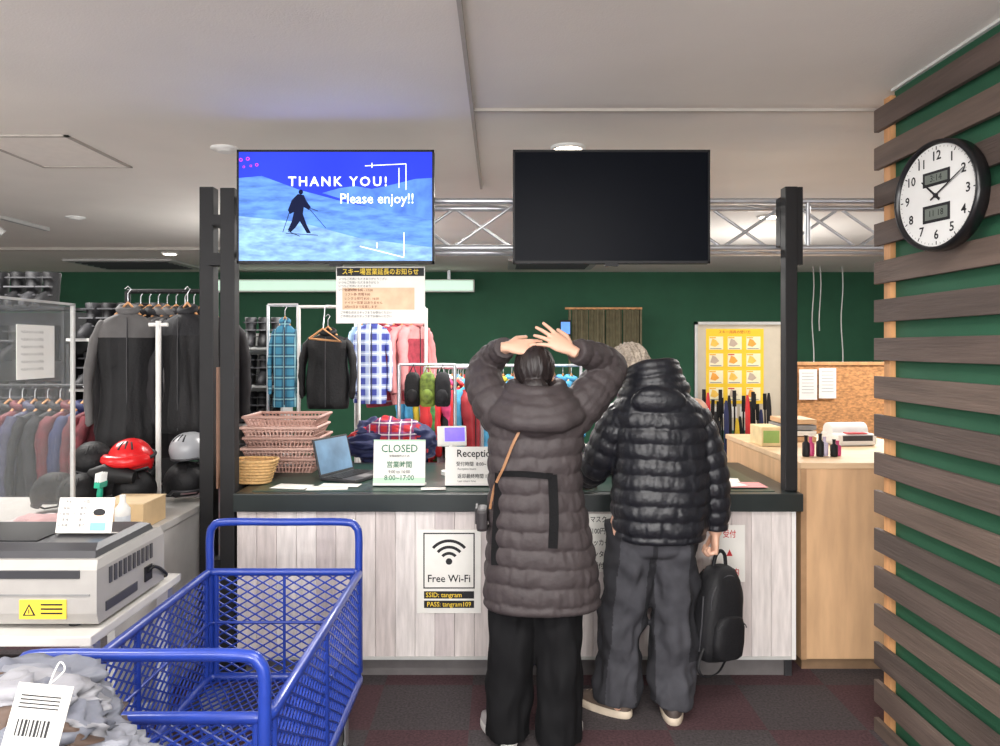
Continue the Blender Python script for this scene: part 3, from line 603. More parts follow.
for x in (cx0,cx1):
    for y in (cy0+.03,cy1-.03,(cy0+cy1)/2): b.cyl((x,y,zd),(x,y,zr),.011,blue,12)
for y in (cy0,cy1):
    for x in (cx0+.03,cx1-.03,(cx0+cx1)/2): b.cyl((x,y,zd),(x,y,zr),.011 if abs(x-(cx0+cx1)/2)>.1 else .006,blue,12)
for x in (cx0,cx1): dmesh(b,(x,cy0,zd),(0,1,0),(0,0,1),cy1-cy0,zr-zd)
for y in (cy0,cy1): dmesh(b,(cx0,y,zd),(1,0,0),(0,0,1),cx1-cx0,zr-zd)
dmesh(b,(cx0,cy0,zd),(0,1,0),(1,0,0),cy1-cy0,cx1-cx0)
for k in range(1,4): b.box(cx0,cx1,cy0+k*.285-.015,cy0+k*.285+.015,zd-.025,zd-.005,blue)
for y,zt in ((cy0-.02,.86),(cy1+.0,.90)):
    pts=crs([(cx0+.005,y,zd+.02),(cx0+.005,y,zr),(cx0+.005,y,zt-.06),(cx0+.018,y,zt-.018),(cx0+.065,y,zt),((cx0+cx1)/2,y,zt),(cx1-.065,y,zt),(cx1-.018,y,zt-.018),(cx1-.005,y,zt-.06),(cx1-.005,y,zr),(cx1-.005,y,zd+.02)],4)
    b.tube(pts,.0155,blue,14)
for x in (cx0+.06,cx1-.06):
    for y in (cy0+.09,cy1-.09):
        b.cyl((x-.018,y,.062),(x+.018,y,.062),.062,darkgrey,24); b.cyl((x-.02,y,.062),(x+.02,y,.062),.025,steel)
        b.box(x-.026,x-.021,y-.025,y+.03,.05,.2,steel); b.box(x+.021,x+.026,y-.025,y+.03,.05,.2,steel); b.box(x-.04,x+.04,y-.04,y+.04,.19,.26,steel)
b.done()
# near-left stand with white jacket pile and tag
b=B('luggage_stand'); b.box(-1.2,-.74,1.28,1.66,.70,.72,wt,.005); 
for x in (-1.18,-.79):
    for y in (1.30,1.60): b.box(x,x+.03,y,y+.03,0,.70,steel)
b.done()
wj=M((122,124,133),.5,bump=.35,bscale=9,bd=.02); wj2=M((138,138,144),.5,bump=.35,bscale=9,bd=.02); wj3=M((108,111,122),.5,bump=.35,bscale=10,bd=.02)
heap('white_jacket_pile',-.95,1.48,.721,.46,.32,.25,[wj,M((84,66,56),.6),wj2,wj3,wj,wj2,wj3],17,8,.3)
b=B('barcode_tag',frame((-.77,1.245,.975),(.1,-1,.35),(0.12,0,1))); b.box(-.045,.045,-.12,.06,-.001,.001,M((185,184,180),.7,var=.02))
for k in range(9): b.box(-.03+k*.006,-.028+k*.006+(k%3)*.001,-.02,.005,.001,.0015,ink)
for k in range(4): b.box(-.035,.03,.04-k*.006,.042-k*.006,.001,.0015,ink)
b.box(-.03,.0,-.07,-.04,.001,.0015,ink)
for k in range(3): b.box(-.035,.03,-.085-k*.008,-.083-k*.008,.001,.0015,grey)
b.tube(crs([(0,.055,0),(.01,.08,-.03),(-.01,.09,-.05),(0,.06,-.01)],5),.0015,white,6)
b.done(fix=False)
# ---------- clock
b=B('wall_clock',frame((1.50,2.565,2.118),(-1,-.2,0)))
R_=.19
ring=lambda r,z:[(r*math.cos(a),r*math.sin(a),z) for a in np.linspace(0,2*math.pi,65)[:-1]]
b.loft([ring(R_*.9,-.03),ring(R_,-.025),ring(R_,.01),ring(R_*.985,.022),ring(R_*.93,.022),ring(R_*.91,.008)],M((22,22,24),.3),cap=True)
b.loft([ring(R_*.915,.004),ring(R_*.915,.0085)],M((222,222,219),.5,var=.02))
b.box(-.03,.03,-.03,.03,-.06,-.03,black)
for k in range(60):
    a=k*math.pi/30; r0=.162 if k%5 else .156; w=.0008 if k%5 else .002
    d=Vector((math.sin(a),math.cos(a),0)); n=Vector((d.y,-d.x,0))*w; z_=Vector((0,0,.0095)); b.poly([d*r0-n+z_,d*.168-n+z_,d*.168+n+z_,d*r0+n+z_],ink)
for k in range(1,13):
    a=k*math.pi/6; b.text(str(k),.135*math.sin(a),.135*math.cos(a),.0095,.044,ink,bold=.02)
lc=M((105,112,104),.4); b.box(-.06,.06,.035,.085,.009,.0105,ink); b.box(-.05,.05,.045,.076,.0105,.011,lc); b.text('3:14',0,.06,.0115,.032,ink)
b.box(-.06,.06,-.09,-.03,.009,.0105,ink); b.box(-.05,.05,-.08,-.04,.0105,.011,lc); b.text('11 18',0,-.06,.0115,.03,ink)
def hand_(a,l,w,z):
    d=Vector((math.sin(a),math.cos(a),0)); n=Vector((d.y,-d.x,0))*w; o=Vector((0,0,z)); b.poly([o-d*.025-n,o+d*l-n*.5,o+d*l+n*.5,o-d*.025+n],ink)
hand_(math.radians(-48),.085,.005,.013); hand_(math.radians(60),.14,.0035,.014); hand_(math.radians(64),.15,.001,.0145); b.cyl((0,0,.009),(0,0,.016),.008,ink); b.done(fix=False)
flush_text()

# ================= PEOPLE =================
class G:
    def __init__(s): s.V=[]; s.F=[]
def rawloft(g,rings):
    n=len(rings[0]); o=len(g.V)
    for r in rings: g.V.extend([tuple(p) for p in r])
    for a in range(len(rings)-1):
        A=o+a*n; C=A+n
        for k in range(n): g.F.append((A+k,A+(k+1)%n,C+(k+1)%n,C+k))
    for r,base,fl in ((rings[0],o,True),(rings[-1],o+(len(rings)-1)*n,False)):
        c=len(g.V); g.V.append(tuple(np.mean([tuple(p) for p in r],axis=0)))
        for k in range(n): g.F.append((base+(k+1)%n,base+k,c) if fl else (base+k,base+(k+1)%n,c))
def sph(g,c,r,rot=None,u=18,v=12):
    r=(r,r,r) if isinstance(r,(int,float)) else r
    m=np.array(Matrix.Translation(Vector(c))@(rot or Matrix.Identity(4))@Matrix.Diagonal((*r,1)))
    p=(np.arange(v)+.5)/v*math.pi-math.pi/2; a=np.arange(u)*2*math.pi/u
    pp,aa=np.meshgrid(p,a,indexing='ij'); q=np.stack([np.cos(pp)*np.cos(aa),np.cos(pp)*np.sin(aa),np.sin(pp),np.ones_like(pp)],-1)@m.T
    rings=q[...,:3].tolist()
    rawloft(g,rings)
def cone(g,p0,p1,r0,r1,seg=16):
    p0=Vector(p0);p1=Vector(p1); t=(p1-p0).normalized(); u=t.orthogonal().normalized(); w=t.cross(u)
    rawloft(g,[[p+u*math.cos(a)*r+w*math.sin(a)*r for a in [2*math.pi*k/seg for k in range(seg)]] for p,r in ((p0,r0),(p1,r1))])
def limb(g,pts):
    for i,(p,r) in enumerate(pts):
        sph(g,p,r)
        if i: cone(g,pts[i-1][0],p,pts[i-1][1],r)
def torus(g,pts,rs,seg=16):
    n=len(pts); pts=[Vector(p) for p in pts]
    o=len(g.V)
    for i,p in enumerate(pts):
        t=(pts[(i+1)%n]-pts[i-1]).normalized(); u=Vector((0,0,1)); u=(u-t*u.dot(t)).normalized(); w=t.cross(u)
        g.V.extend([tuple(p+u*math.cos(a)*rs[i]+w*math.sin(a)*rs[i]) for a in [2*math.pi*k/seg for k in range(seg)]])
    for a in range(n):
        A=o+a*seg; C=o+((a+1)%n)*seg
        for k in range(seg): g.F.append((A+k,A+(k+1)%seg,C+(k+1)%seg,C+k))
def puff(s,sp,amp,th,seed,wr):
    ph=abs(math.sin(math.pi*s/sp)); row=math.floor(s/sp)
    d=amp*(ph**.5-.6)
    d+=wr*noise.noise(Vector((math.cos(th)*5+row*7.3+seed,math.sin(th)*5,s*16)))+wr*.8*(.3-abs(noise.noise(Vector((math.cos(th)*13+row*3.3,math.sin(th)*13,seed+s*9)))))*2
    return d
def bodyloft(g,secs,step=.006,seg=110,sp=.08,amp=.012,wr=.004,ex=2.3,seed=0,folds=0,fs=(6,20)):
    secs=sorted(secs); zs=[q[0] for q in secs]; Zs=np.arange(zs[0],zs[-1]+1e-6,step); cols=[]
    kw=max(1,int(.03/step))
    for j in range(1,5):
        c=np.interp(Zs,zs,[q[j] for q in secs]); cp=np.pad(c,kw,mode='edge'); c=np.convolve(cp,np.ones(2*kw+1)/(2*kw+1),'valid'); cols.append(c)
    rings=[]
    for i,z in enumerate(Zs):
        r=[]; cx,cy,rx,ry=(cols[j][i] for j in range(4)); e=min(1,min(z-zs[0],zs[-1]-z)/.02)
        e=.93+.07*math.sin(min(1,max(0,e))*math.pi/2)
        for k in range(seg):
            th=2*math.pi*k/seg; c,s=math.cos(th),math.sin(th); q=(abs(c)**ex+abs(s)**ex)**(-1/ex)
            d=0
            if sp: d=puff(z+.012*noise.noise(Vector((c*1.5+seed,s*1.5,z*2))),sp,amp,th,seed,wr)
            if folds: d+=folds*noise.noise(Vector((c*fs[0]*.3+seed,s*fs[0]*.3,z*fs[1])))
            r.append((cx+c*q*(rx*e+d),cy+s*q*(ry*e+d),z))
        rings.append(r)
    rawloft(g,rings)
def limbloft(g,pts,step=.006,seg=56,sp=.06,amp=.01,wr=.003,seed=0,folds=0,fs=14):
    P=crs(pts,24); rings=[]; s=0; last=None; nxt=0; u=None; Q=[]
    for p in P:
        v=Vector(p[:3]); 
        if last is not None: s+=(v-last).length
        last=v
        if s>=nxt or p is P[-1]: Q.append((v,p[3],s)); nxt=s+step
    for i,(v,r,s) in enumerate(Q):
        t=(Q[min(i+2,len(Q)-1)][0]-Q[max(i-2,0)][0]).normalized()
        if u is None: u=t.orthogonal().normalized()
        u=(u-t*u.dot(t)).normalized(); w=t.cross(u); rg=[]
        for k in range(seg):
            th=2*math.pi*k/seg; d=0
            if sp: d=puff(s,sp,amp,th,seed,wr)
            if folds: d+=folds*noise.noise(Vector((math.cos(th)*1.4+seed,math.sin(th)*1.4,s*fs)))+folds*.4*noise.noise(Vector((math.cos(th)*3+seed,math.sin(th)*3,s*fs*2)))
            rg.append(v+(u*math.cos(th)+w*math.sin(th))*(r+d))
        rings.append(rg)
    rawloft(g,rings)
def realize(g,name,vox,mats,parent,smooth=1,fn=None):
    me=bpy.data.meshes.new('t'); me.from_pydata(g.V,[],g.F); me.update()
    bm=bmesh.new(); bm.from_mesh(me); bmesh.ops.recalc_face_normals(bm,faces=bm.faces[:]); bm.to_mesh(me); bm.free()
    o=bpy.data.objects.new('t',me); COL.objects.link(o); m=o.modifiers.new('r','REMESH'); m.mode='VOXEL'; m.voxel_size=vox; m.use_smooth_shade=True
    if smooth: q=o.modifiers.new('s','SMOOTH'); q.factor=.5; q.iterations=smooth
    dg=bpy.context.evaluated_depsgraph_get(); nm=bpy.data.meshes.new_from_object(o.evaluated_get(dg)); bpy.data.objects.remove(o); bpy.data.meshes.remove(me)
    nm.name=name; nm.materials.clear()
    for k in mats: nm.materials.append(k)
    ob=bpy.data.objects.new(name,nm); COL.objects.link(ob); setpar(ob,parent)
    if fn:
        for p in nm.polygons: p.material_index=fn(p.center)
    nm.polygons.foreach_set('use_smooth',[True]*len(nm.polygons))
    return ob
def hand(bm,wr,d,n,thumb,curl=(.3,.3,.3,.3),spread=.1,sc=1.0):
    d=Vector(d).normalized(); n=Vector(n); n=(n-d*n.dot(d)).normalized(); s=d.cross(n)*thumb; wr=Vector(wr)
    rg=[]
    for t,hw,ht in ((-.03,.024,.02),(0,.026,.019),(.02,.033,.018),(.05,.041,.017),(.08,.042,.014),(.095,.038,.011)):
        c=wr+d*t*sc; rg.append([c+s*math.cos(a)*hw*sc+n*math.sin(a)*ht*sc for a in np.linspace(0,2*math.pi,25)[:-1]])
    rawloft(bm,rg)
    for j,(off,ln,st) in enumerate(((.031,.07,.088),(.0105,.079,.094),(-.0105,.073,.09),(-.031,.057,.082))):
        p=wr+(d*st+s*off)*sc; dd=(Quaternion(n,-thumb*(1.5-j)*spread)@d) ; 
        if (dd-d).dot(s)*(1.5-j)<0: dd=Quaternion(n,thumb*(1.5-j)*spread)@d
        pts=[(p-dd*.02*sc,.0095*sc)]; pts.append((p,.0095*sc)); cur=dd; nn=n
        for fr,r in ((.45,.0085),(.3,.0078),(.25,.0068)):
            ax=cur.cross(-nn).normalized(); qn=Quaternion(ax,curl[j]); cur=qn@cur; nn=qn@nn; p=p+cur*ln*fr*sc; pts.append((p,r*sc))
        limb(bm,pts)
    p=wr+(d*.02+s*.026)*sc; t1=(d*.62+s*.72-n*.25).normalized(); t2=(d*.9+s*.35-n*.35).normalized()
    limb(bm,[(p,.013*sc),(p+t1*.038*sc,.0115*sc),(p+(t1*.038+t2*.028)*sc,.0098*sc),(p+(t1*.038+t2*.05)*sc,.0082*sc)])
def head(bm,c,rot,s=1.0):
    T=Matrix.Translation(Vector(c))@rot
    def P(x,y,z): return T@Vector((x*s,y*s,z*s))
    sph(bm,P(0,-.008,.025),(.075*s,.095*s,.088*s),rot,32,24); sph(bm,P(0,.022,-.035),(.06*s,.07*s,.075*s),rot,32,24); sph(bm,P(0,.045,-.085),(.032*s,.03*s,.024*s),rot)
    limb(bm,[(P(0,.082,.012),.009*s),(P(0,.1,-.022),.013*s)]); sph(bm,P(-.011,.092,-.026),.009*s); sph(bm,P(.011,.092,-.026),.009*s)
    for sg in (-1,1):
        sph(bm,P(sg*.077,-.005,-.005),(.011*s,.019*s,.031*s),rot); sph(bm,P(sg*.078,.0,-.028),(.008*s,.011*s,.012*s),rot)
        limb(bm,[(P(sg*.014,.086,.028),.007*s),(P(sg*.045,.076,.028),.007*s)]); sph(bm,P(sg*.035,.06,-.03),.025*s)
    limb(bm,[(P(-.02,.082,-.058),.006*s),(P(0,.088,-.057),.0085*s),(P(.02,.082,-.058),.006*s)])
    return P
def face_bits(P,parent,s,rot,browm):
    b=B('eyes')
    for sg in (-1,1):
        b.ell(P(sg*.03,.078,.008),(.012*s,.008*s,.008*s),white,rot); b.ell(P(sg*.03,.0855,.008),(.005*s,.003*s,.005*s),ink,rot)
        b.tube([P(sg*.014,.094,.032),P(sg*.03,.092,.037),P(sg*.047,.083,.032)],.003,browm,6)
    b.tube([P(-.02,.088,-.058),P(0,.0965,-.057),P(.02,.088,-.058)],.0035,M((170,95,90),.5),6)
    b.done(parent=parent)
def shoe(b,c,ang,ms,mu,L_=.27,W_=.1):
    old=b.xf; b.xf=old@Matrix.Translation(Vector(c))@Matrix.Rotation(ang,4,'Z')
    def ring(z,k,sh):
        r=[]
        for a in np.linspace(0,2*math.pi,29)[:-1]:
            y=math.sin(a); w=W_/2*(1+.12*y); r.append((math.copysign(abs(math.cos(a))**.8,math.cos(a))*w*k,sh+math.copysign(abs(y)**.85,y)*L_/2*k,z))
        return r
    b.loft([ring(0,.96,.05),ring(.006,1,.05),ring(.028,1.0,.05),ring(.032,.97,.05)],ms)
    R=[]
    for z,y0,y1,w in ((.03,-.08,.182,.046),(.05,-.080,.175,.046),(.065,-.074,.13,.044),(.08,-.06,.07,.04),(.1,-.045,.05,.036),(.13,-.04,.04,.034)):
        R.append([(w*math.copysign(abs(math.cos(a))**.8,math.cos(a)),(y0+y1)/2+(y1-y0)/2*math.sin(a),z) for a in np.linspace(0,2*math.pi,25)[:-1]])
    b.loft(R,mu)
    for k in range(4): b.tube([(-.025,.07+k*.022,.075-k*.007),(0,.07+k*.022,.083-k*.007),(.025,.07+k*.022,.075-k*.007)],.003,ms,6)
    b.xf=old
skin=M((215,170,145),.5,var=.06,scale=30)
def hairshell(bm,T,s,seed,amp=.006):
    rings=[]; n=80
    for i in range(40):
        ph=math.pi/2-(i/39)*math.radians(150); rg=[]
        for k in range(n):
            a=2*math.pi*k/n; front=max(0,math.sin(a))
            p2=max(ph, math.radians(-75)+front**.7*math.radians(95)); gx=amp*noise.noise(Vector((math.cos(a)*9+seed,math.sin(a)*9,ph*1.5)))+amp*.5*noise.noise(Vector((math.cos(a)*22+seed,math.sin(a)*22,ph*2)))
            rg.append(T@Vector((math.cos(p2)*math.cos(a)*(.086*s+gx),-.012+math.cos(p2)*math.sin(a)*(.106*s+gx),.018+math.sin(p2)*(.103*s+gx) )))
        rings.append(rg)
    rawloft(bm,rings)
# ---- woman
wy=3.06; W=empty('standing_woman',(.15,wy,0)); wh=(.14,3.09,1.495)
bm=G(); hr=Matrix.Rotation(math.radians(-8),4,'X')
P=head(bm,wh,hr,.97)
limb(bm,[((.145,3.07,1.44),.05),((.15,3.06,1.38),.052),((.15,3.06,1.32),.07)])
bodyloft(bm,[(.78,.15,wy,.1,.08),(.85,.15,wy,.165,.11),(.92,.15,wy,.17,.115),(1.05,.15,wy,.125,.085),(1.2,.15,wy,.15,.1),(1.32,.15,wy,.165,.085),(1.37,.15,wy,.09,.06)],sp=0,step=.02,seg=40)
Ls,Le,Lw=(-.01,3.06,1.33),(-.062,3.25,1.515),(.03,3.05,1.60)
Rs,Re,Rw=(.31,3.06,1.33),(.475,3.2,1.515),(.285,3.02,1.585)
for S,E_,W_ in ((Ls,Le,Lw),(Rs,Re,Rw)): limb(bm,[(S,.052),(E_,.038),(W_,.024)])
limb(bm,[((.06,wy,.85),.085),((.05,wy+.01,.48),.055),((.04,wy-.01,.09),.038)]); limb(bm,[((.24,wy,.85),.085),((.24,wy,.48),.055),((.236,wy-.04,.09),.038)])
for x,y in ((.04,wy),(.236,wy-.04)): sph(bm,(x,y+.04,.045),(.04,.11,.035))
hand(bm,(.03,3.04,1.600),(1,.0,.02),(-.05,-.9,.6),-1,(.12,.12,.14,.17),.05,.9)
hand(bm,(.285,3.01,1.588),(-.80,.05,.46),(.35,-1,.45),1,(.06,.08,.12,.2),.2,.97)
realize(bm,'body',.0036,[skin],W,2)
face_bits(P,W,.97,hr,ink)
bm=G(); T=Matrix.Translation(wh)@hr
hairshell(bm,T,.97,2)
sph(bm,(.14,3.0,1.42),(.06,.035,.06))
realize(bm,'hair',.004,[M((34,27,27),.45,var=.3,scale=80,stretch=(1,1,.2),bump=.4,bscale=150)],W,1)
WC=[(.545,.171,wy,.238,.15),(.7,.168,wy,.228,.15),(.897,.157,wy,.203,.14),(1.02,.145,wy,.187,.13),(1.14,.14,wy,.188,.13),(1.25,.15,wy,.195,.13),(1.33,.152,wy,.185,.12),(1.39,.152,wy,.13,.1),(1.43,.152,wy+.01,.09,.085)]
coatm=M((64,57,58),.62,var=.1,scale=30,bump=.3,bscale=45,spec=.4)
bm=G(); bodyloft(bm,WC,sp=.073,amp=.011,wr=.0055)
limbloft(bm,[(.02,3.06,1.30,.085),(-.035,3.09,1.38,.085),(-.07,3.17,1.46,.078),(-.058,3.245,1.52,.068),(-.015,3.165,1.567,.056),(.02,3.06,1.598,.043)],sp=.058,amp=.009,wr=.005)
limbloft(bm,[(.28,3.06,1.30,.085),(.355,3.09,1.38,.085),(.43,3.15,1.46,.078),(.47,3.2,1.52,.068),(.385,3.11,1.563,.058),(.305,3.03,1.583,.047)],sp=.058,amp=.009,wr=.005,seed=4)
for z,rx,ry,r,cy in ((1.44,.095,.09,.03,3.055),(1.405,.115,.1,.036,3.05),(1.37,.135,.11,.04,3.03),(1.33,.15,.1,.042,3.01)):
    c=[(.15+rx*math.cos(a),cy+ry*math.sin(a),z+.025*math.sin(a)*(1 if math.sin(a)<0 else .2)) for a in np.linspace(0,2*math.pi,61)[:-1]]
    torus(bm,c,[r*(1+.25*noise.noise(Vector(q)*20)) for q in c])
sph(bm,(.15,2.955,1.345),(.13,.055,.07)); sph(bm,(.15,2.94,1.29),(.085,.045,.045))
realize(bm,'puffer_coat',.0055,[coatm],W,1)
def wsurf(x,z,off=.02):
    q=[np.interp(z,[s[0] for s in WC],[s[j] for s in WC]) for j in range(1,5)]; t=max(-1,min(1,(x-q[0])/q[2])); ex=2.3
    return Vector((x,q[1]-(q[3]+.006)*(1-abs(t)**ex)**(1/ex)-off,z))
b=B('coat_straps'); st=M((14,14,16),.75,bump=.3,bscale=150,spec=.2)
def ribbon(pts,w,m,off=.012):
    P_=[wsurf(x,z,off) for x,z in crs(pts,8)]
    R=[]
    for i,p in enumerate(P_):
        t=(P_[min(i+1,len(P_)-1)]-P_[max(0,i-1)]).normalized(); nrm=Vector((0,-1,0)); s_=t.cross(nrm).normalized(); R.append([p-s_*w,p+s_*w,p+s_*w+Vector((0,.025,0)),p-s_*w+Vector((0,.025,0))])
    b.loft(R,m,smooth=False)
ribbon([(-.005,1.10),(.08,1.105),(.205,1.095)],.011,st,.009); ribbon([(.205,1.10),(.21,.95),(.205,.82)],.018,st,.009); ribbon([(-.005,1.10),(-.012,.95),(-.02,.8),(-.02,.74)],.015,st,.006)
b.done(parent=W)
b=B('crossbody_bag'); tan=M((165,120,85),.5)
ribbon([(.09,1.30),(.05,1.22),(.015,1.13),(-.02,1.05),(-.035,.98),(-.04,.95)],.005,tan,.014)
b.box(-.095,-.05,2.99,3.11,.86,.95,M((38,33,35),.55),.015); b.box(-.1,-.09,3.0,3.1,.89,.955,M((30,27,29),.5),.004); b.done(parent=W)
bm=G()
bodyloft(bm,[(.76,.15,wy,.13,.1),(.85,.15,wy,.17,.12),(.95,.15,wy,.16,.11)],sp=0,folds=.01)
limbloft(bm,[(.065,wy,.82,.1),(.05,wy,.5,.095),(.042,wy-.01,.3,.093),(.038,wy-.01,.06,.093),(.038,wy-.01,.03,.093)],sp=0,folds=.018,fs=6)
limbloft(bm,[(.235,wy,.82,.1),(.238,wy-.01,.5,.095),(.24,wy-.03,.3,.09),(.238,wy-.04,.06,.09),(.238,wy-.04,.03,.09)],sp=0,folds=.018,fs=6,seed=3)
realize(bm,'trousers',.007,[M((17,17,19),.8,var=.15,spec=.2)],W,1)
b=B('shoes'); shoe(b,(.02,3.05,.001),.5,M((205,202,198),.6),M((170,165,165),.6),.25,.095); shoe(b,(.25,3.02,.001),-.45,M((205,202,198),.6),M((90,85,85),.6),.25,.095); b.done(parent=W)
# ---- man
my=3.3; MN=empty('standing_man',(.66,my,0))
bm=G(); hr=Matrix.Rotation(math.radians(14),4,'Z')@Matrix.Rotation(math.radians(-28),4,'X')
hc=(.585,3.39,1.487); P=head(bm,hc,hr,1.0)
limb(bm,[((.60,3.365,1.44),.055),((.66,3.31,1.37),.058),((.69,3.3,1.3),.08)])
bodyloft(bm,[(.74,.66,my,.12,.09),(.82,.67,my,.17,.12),(.92,.68,my,.17,.12),(1.05,.7,my,.15,.105),(1.2,.705,my,.17,.115),(1.32,.7,my,.18,.095),(1.38,.69,my,.1,.07)],sp=0,step=.02,seg=40)
limb(bm,[((.54,3.3,1.32),.055),((.43,3.38,1.07),.043),((.41,3.62,.965),.03)]); limb(bm,[((.86,3.3,1.32),.055),((.935,3.29,1.04),.043),((.95,3.31,.79),.03)])
limb(bm,[((.58,my,.82),.095),((.545,my,.45),.06),((.51,my,.09),.042)]); limb(bm,[((.76,my,.82),.095),((.755,my,.45),.06),((.745,my-.02,.09),.042)])
for x,y in ((.51,my),(.745,my-.02)): sph(bm,(x,y+.04,.045),(.042,.12,.035))
hand(bm,(.41,3.625,.955),(-.1,1,-.22),(0,.2,1),1,(.25,.25,.28,.3),.08,1)
hand(bm,(.95,3.31,.785),(-.02,-.0,-1),(1,-.1,0),-1,(1.15,1.2,1.2,1.2),.02,1)
realize(bm,'body',.0038,[skin],MN,2); face_bits(P,MN,1,hr,grey)
bm=G(); T=Matrix.Translation(Vector(hc))@hr; hairshell(bm,T,1.06,9,amp=.016)
realize(bm,'hair',.004,[M((168,155,140),.8,var=.4,scale=90,bump=.6,bscale=120)],MN,0)
jm=M((26,27,33),.42,var=.1,scale=30,bump=.3,bscale=50)
MC=[(.76,.70,my,.195,.15),(.80,.70,my,.205,.155),(.93,.705,my,.212,.16),(1.1,.708,my,.205,.15),(1.25,.70,my,.208,.145),(1.33,.69,my,.2,.135),(1.39,.68,my,.155,.12),(1.44,.665,my+.01,.11,.1)]
bm=G(); bodyloft(bm,MC,sp=.066,amp=.0115,wr=.0045,seed=5)
limbloft(bm,[(.56,3.3,1.30,.085),(.50,3.32,1.22,.083),(.445,3.37,1.09,.074),(.42,3.47,1.02,.065),(.415,3.6,.968,.048)],sp=.062,amp=.01,wr=.004,seed=2)
limbloft(bm,[(.83,3.3,1.30,.085),(.885,3.295,1.2,.08),(.93,3.29,1.05,.07),(.947,3.3,.9,.062),(.953,3.31,.80,.05)],sp=.062,amp=.01,wr=.004,seed=7)
for z,rx,ry,r,cx,cy in ((1.40,.125,.1,.036,.677,3.31),(1.435,.11,.095,.034,.675,3.31),(1.475,.1,.09,.032,.672,3.31),(1.505,.095,.085,.025,.67,3.31)):
    c=[(cx+rx*math.cos(a),cy+ry*math.sin(a),z-.02*math.sin(a)+.012*math.cos(a)) for a in np.linspace(0,2*math.pi,61)[:-1]]
    torus(bm,c,[r*(1+.25*noise.noise(Vector(q)*18)) for q in c])
sph(bm,(.675,3.19,1.37),(.12,.04,.06)); sph(bm,(.66,3.18,1.40),(.08,.03,.03))
realize(bm,'puffer_jacket',.0055,[jm],MN,1)
tg=M((62,62,67),.85,var=.15,bump=.15,spec=.3); tb=M((38,38,42),.85,spec=.3)
bm=G(); bodyloft(bm,[(.70,.665,my,.165,.12),(.8,.675,my,.18,.135),(.9,.68,my,.175,.13)],sp=0,folds=.012)
limbloft(bm,[(.585,my,.82,.11),(.57,my,.65,.108),(.545,my+.01,.42,.1),(.52,my,.2,.095),(.508,my-.01,.1,.1),(.505,my-.01,.06,.095)],sp=0,folds=.03,fs=9)
limbloft(bm,[(.755,my,.82,.112),(.757,my,.65,.112),(.765,my-.01,.42,.105),(.755,my-.02,.2,.1),(.748,my-.03,.1,.105),(.745,my-.03,.06,.1)],sp=0,folds=.03,fs=9,seed=6)
def trf(c):
    x,y,z=c
    lx=.508+(z-.05)*.1 if x<.645 else .75
    d=x-lx
    if lx<.7: return 1 if (d<-.06 or d>.07) else 0
    return 1 if (d>.06 and z>.25) or d<-.08 else 0
realize(bm,'snow_trousers',.007,[tg,tb],MN,1,trf)
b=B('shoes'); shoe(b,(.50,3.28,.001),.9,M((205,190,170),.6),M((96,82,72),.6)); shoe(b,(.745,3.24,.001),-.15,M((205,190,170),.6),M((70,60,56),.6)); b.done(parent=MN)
b=B('held_backpack',Matrix.Translation((.94,3.29,.235))@Matrix.Rotation(.5,4,'Z')@Matrix.Rotation(.10,4,'Y')@Matrix.Scale(.93,4))
bm_=M((22,22,25),.65,var=.15,bump=.2,bscale=80,spec=.35); bz=M((48,48,52),.5)
R=[]
for z,sx,sy in ((0,.085,.05),(.012,.105,.07),(.06,.12,.082),(.16,.122,.085),(.28,.113,.08),(.37,.095,.068),(.42,.07,.05),(.435,.04,.03)):
    R.append([((sx+.006*noise.noise(Vector((math.cos(a)*2,math.sin(a)*2,z*14))))*math.copysign(abs(math.cos(a))**.65,math.cos(a)),sy*math.copysign(abs(math.sin(a))**.65,math.sin(a))*(1+.08*noise.noise(Vector((a,z*10,3)))),z) for a in np.linspace(0,2*math.pi,41)[:-1]])
b.loft(R,bm_)
R=[]
for z,sx in ((.03,.06),(.04,.085),(.1,.092),(.17,.088),(.21,.07),(.22,.04)): R.append([(sx*math.copysign(abs(math.cos(a))**.6,math.cos(a)),-.075+.035*math.copysign(abs(math.sin(a))**.7,math.sin(a)),z) for a in np.linspace(0,2*math.pi,25)[:-1]])
b.loft(R,bm_); b.tube([(.09*math.cos(t),-.1,.16+.045*math.sin(t)) for t in np.linspace(.2,2.94,14)],.003,bz,6)
b.tube([(.1*math.cos(t),-.055,.27+.13*math.sin(t)) for t in np.linspace(-.2,3.34,18)],.004,bz,6)
for sx in (-1,1): b.tube(crs([(sx*.045,.06,.4),(sx*.07,.11,.3),(sx*.08,.11,.15),(sx*.08,.07,.03)],6),.016,bm_,8,flat=.4)
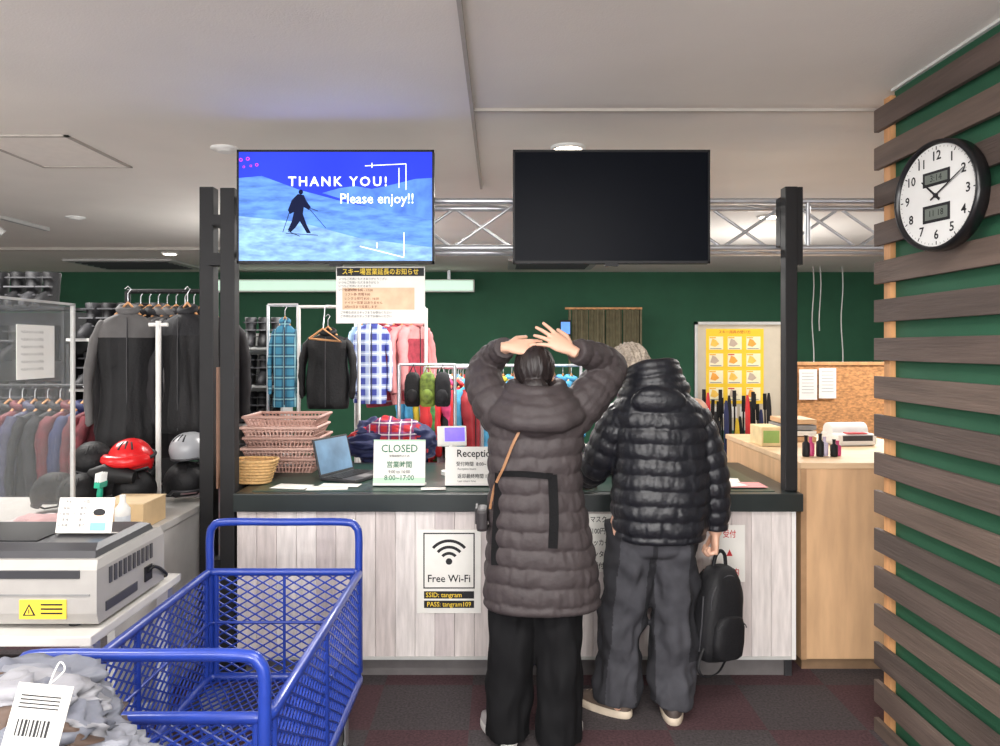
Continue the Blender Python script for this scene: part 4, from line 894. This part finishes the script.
b.tube(crs([(-.09,-.03,.1),(-.15,-.05,.0),(-.12,-.06,-.05),(-.03,-.06,-.04),(.04,-.04,.02)],6),.009,bm_,8,flat=.4)
for sx in (-1,1): b.tube([(sx*.118,-.02,.3),(sx*.125,-.03,.18),(sx*.12,-.02,.05)],.005,bz,6)
b.tube(crs([(-.04,.01,.43),(-.028,.01,.48),(0.0,.01,.50),(.028,.01,.48),(.04,.01,.43)],6),.009,bm_,8); b.done(parent=MN)

# ---------- lights
def area(loc,sx,sy,e,c=(1,.97,.935)):
    l=bpy.data.lights.new('ceiling_light','AREA'); l.shape='RECTANGLE'; l.size=sx; l.size_y=sy; l.energy=e; l.color=c
    o=bpy.data.objects.new('ceiling_light',l); o.location=loc; COL.objects.link(o)
for x,y in ((-3.5,7.2),(0,7.4),(3.6,7.2),(-3.2,4.6),(0,5.2),(3.2,4.8)): area((x,y,2.6),1.2,.5,66)
for x,y,e in ((-2.2,1.2,44),(.3,1.2,48),(.3,-1.2,55),(-2.2,-1.2,50)): area((x,y,2.6),1.2,.4,e)
for x,y,z,e in ((-.9,-1.8,1.6,210),(-4.5,1.5,1.8,100),(-1.8,6.4,1.9,45),(2.4,6.8,1.9,45),(.8,-1.8,1.6,160)):  # added point fills without fixtures, placed to brighten ceiling and room
    l=bpy.data.lights.new('fill_point','POINT'); l.energy=e; l.shadow_soft_size=.35; l.color=(1,.975,.945)
    o=bpy.data.objects.new('added_fill_light',l); o.location=(x,y,z); COL.objects.link(o)
wd=bpy.data.worlds.new('world'); SC.world=wd; wd.use_nodes=True; bg=wd.node_tree.nodes['Background']; bg.inputs[0].default_value=(.97,.965,1,1); bg.inputs[1].default_value=4.5
cam=bpy.data.cameras.new('camera'); cam.lens=27; cam.sensor_width=36; cam.shift_y=-.026; co=bpy.data.objects.new('camera',cam); co.location=(0,0,1.6); co.rotation_euler=(math.pi/2,0,0); COL.objects.link(co); SC.camera=co
SC.view_settings.view_transform='Standard'; SC.view_settings.exposure=.12
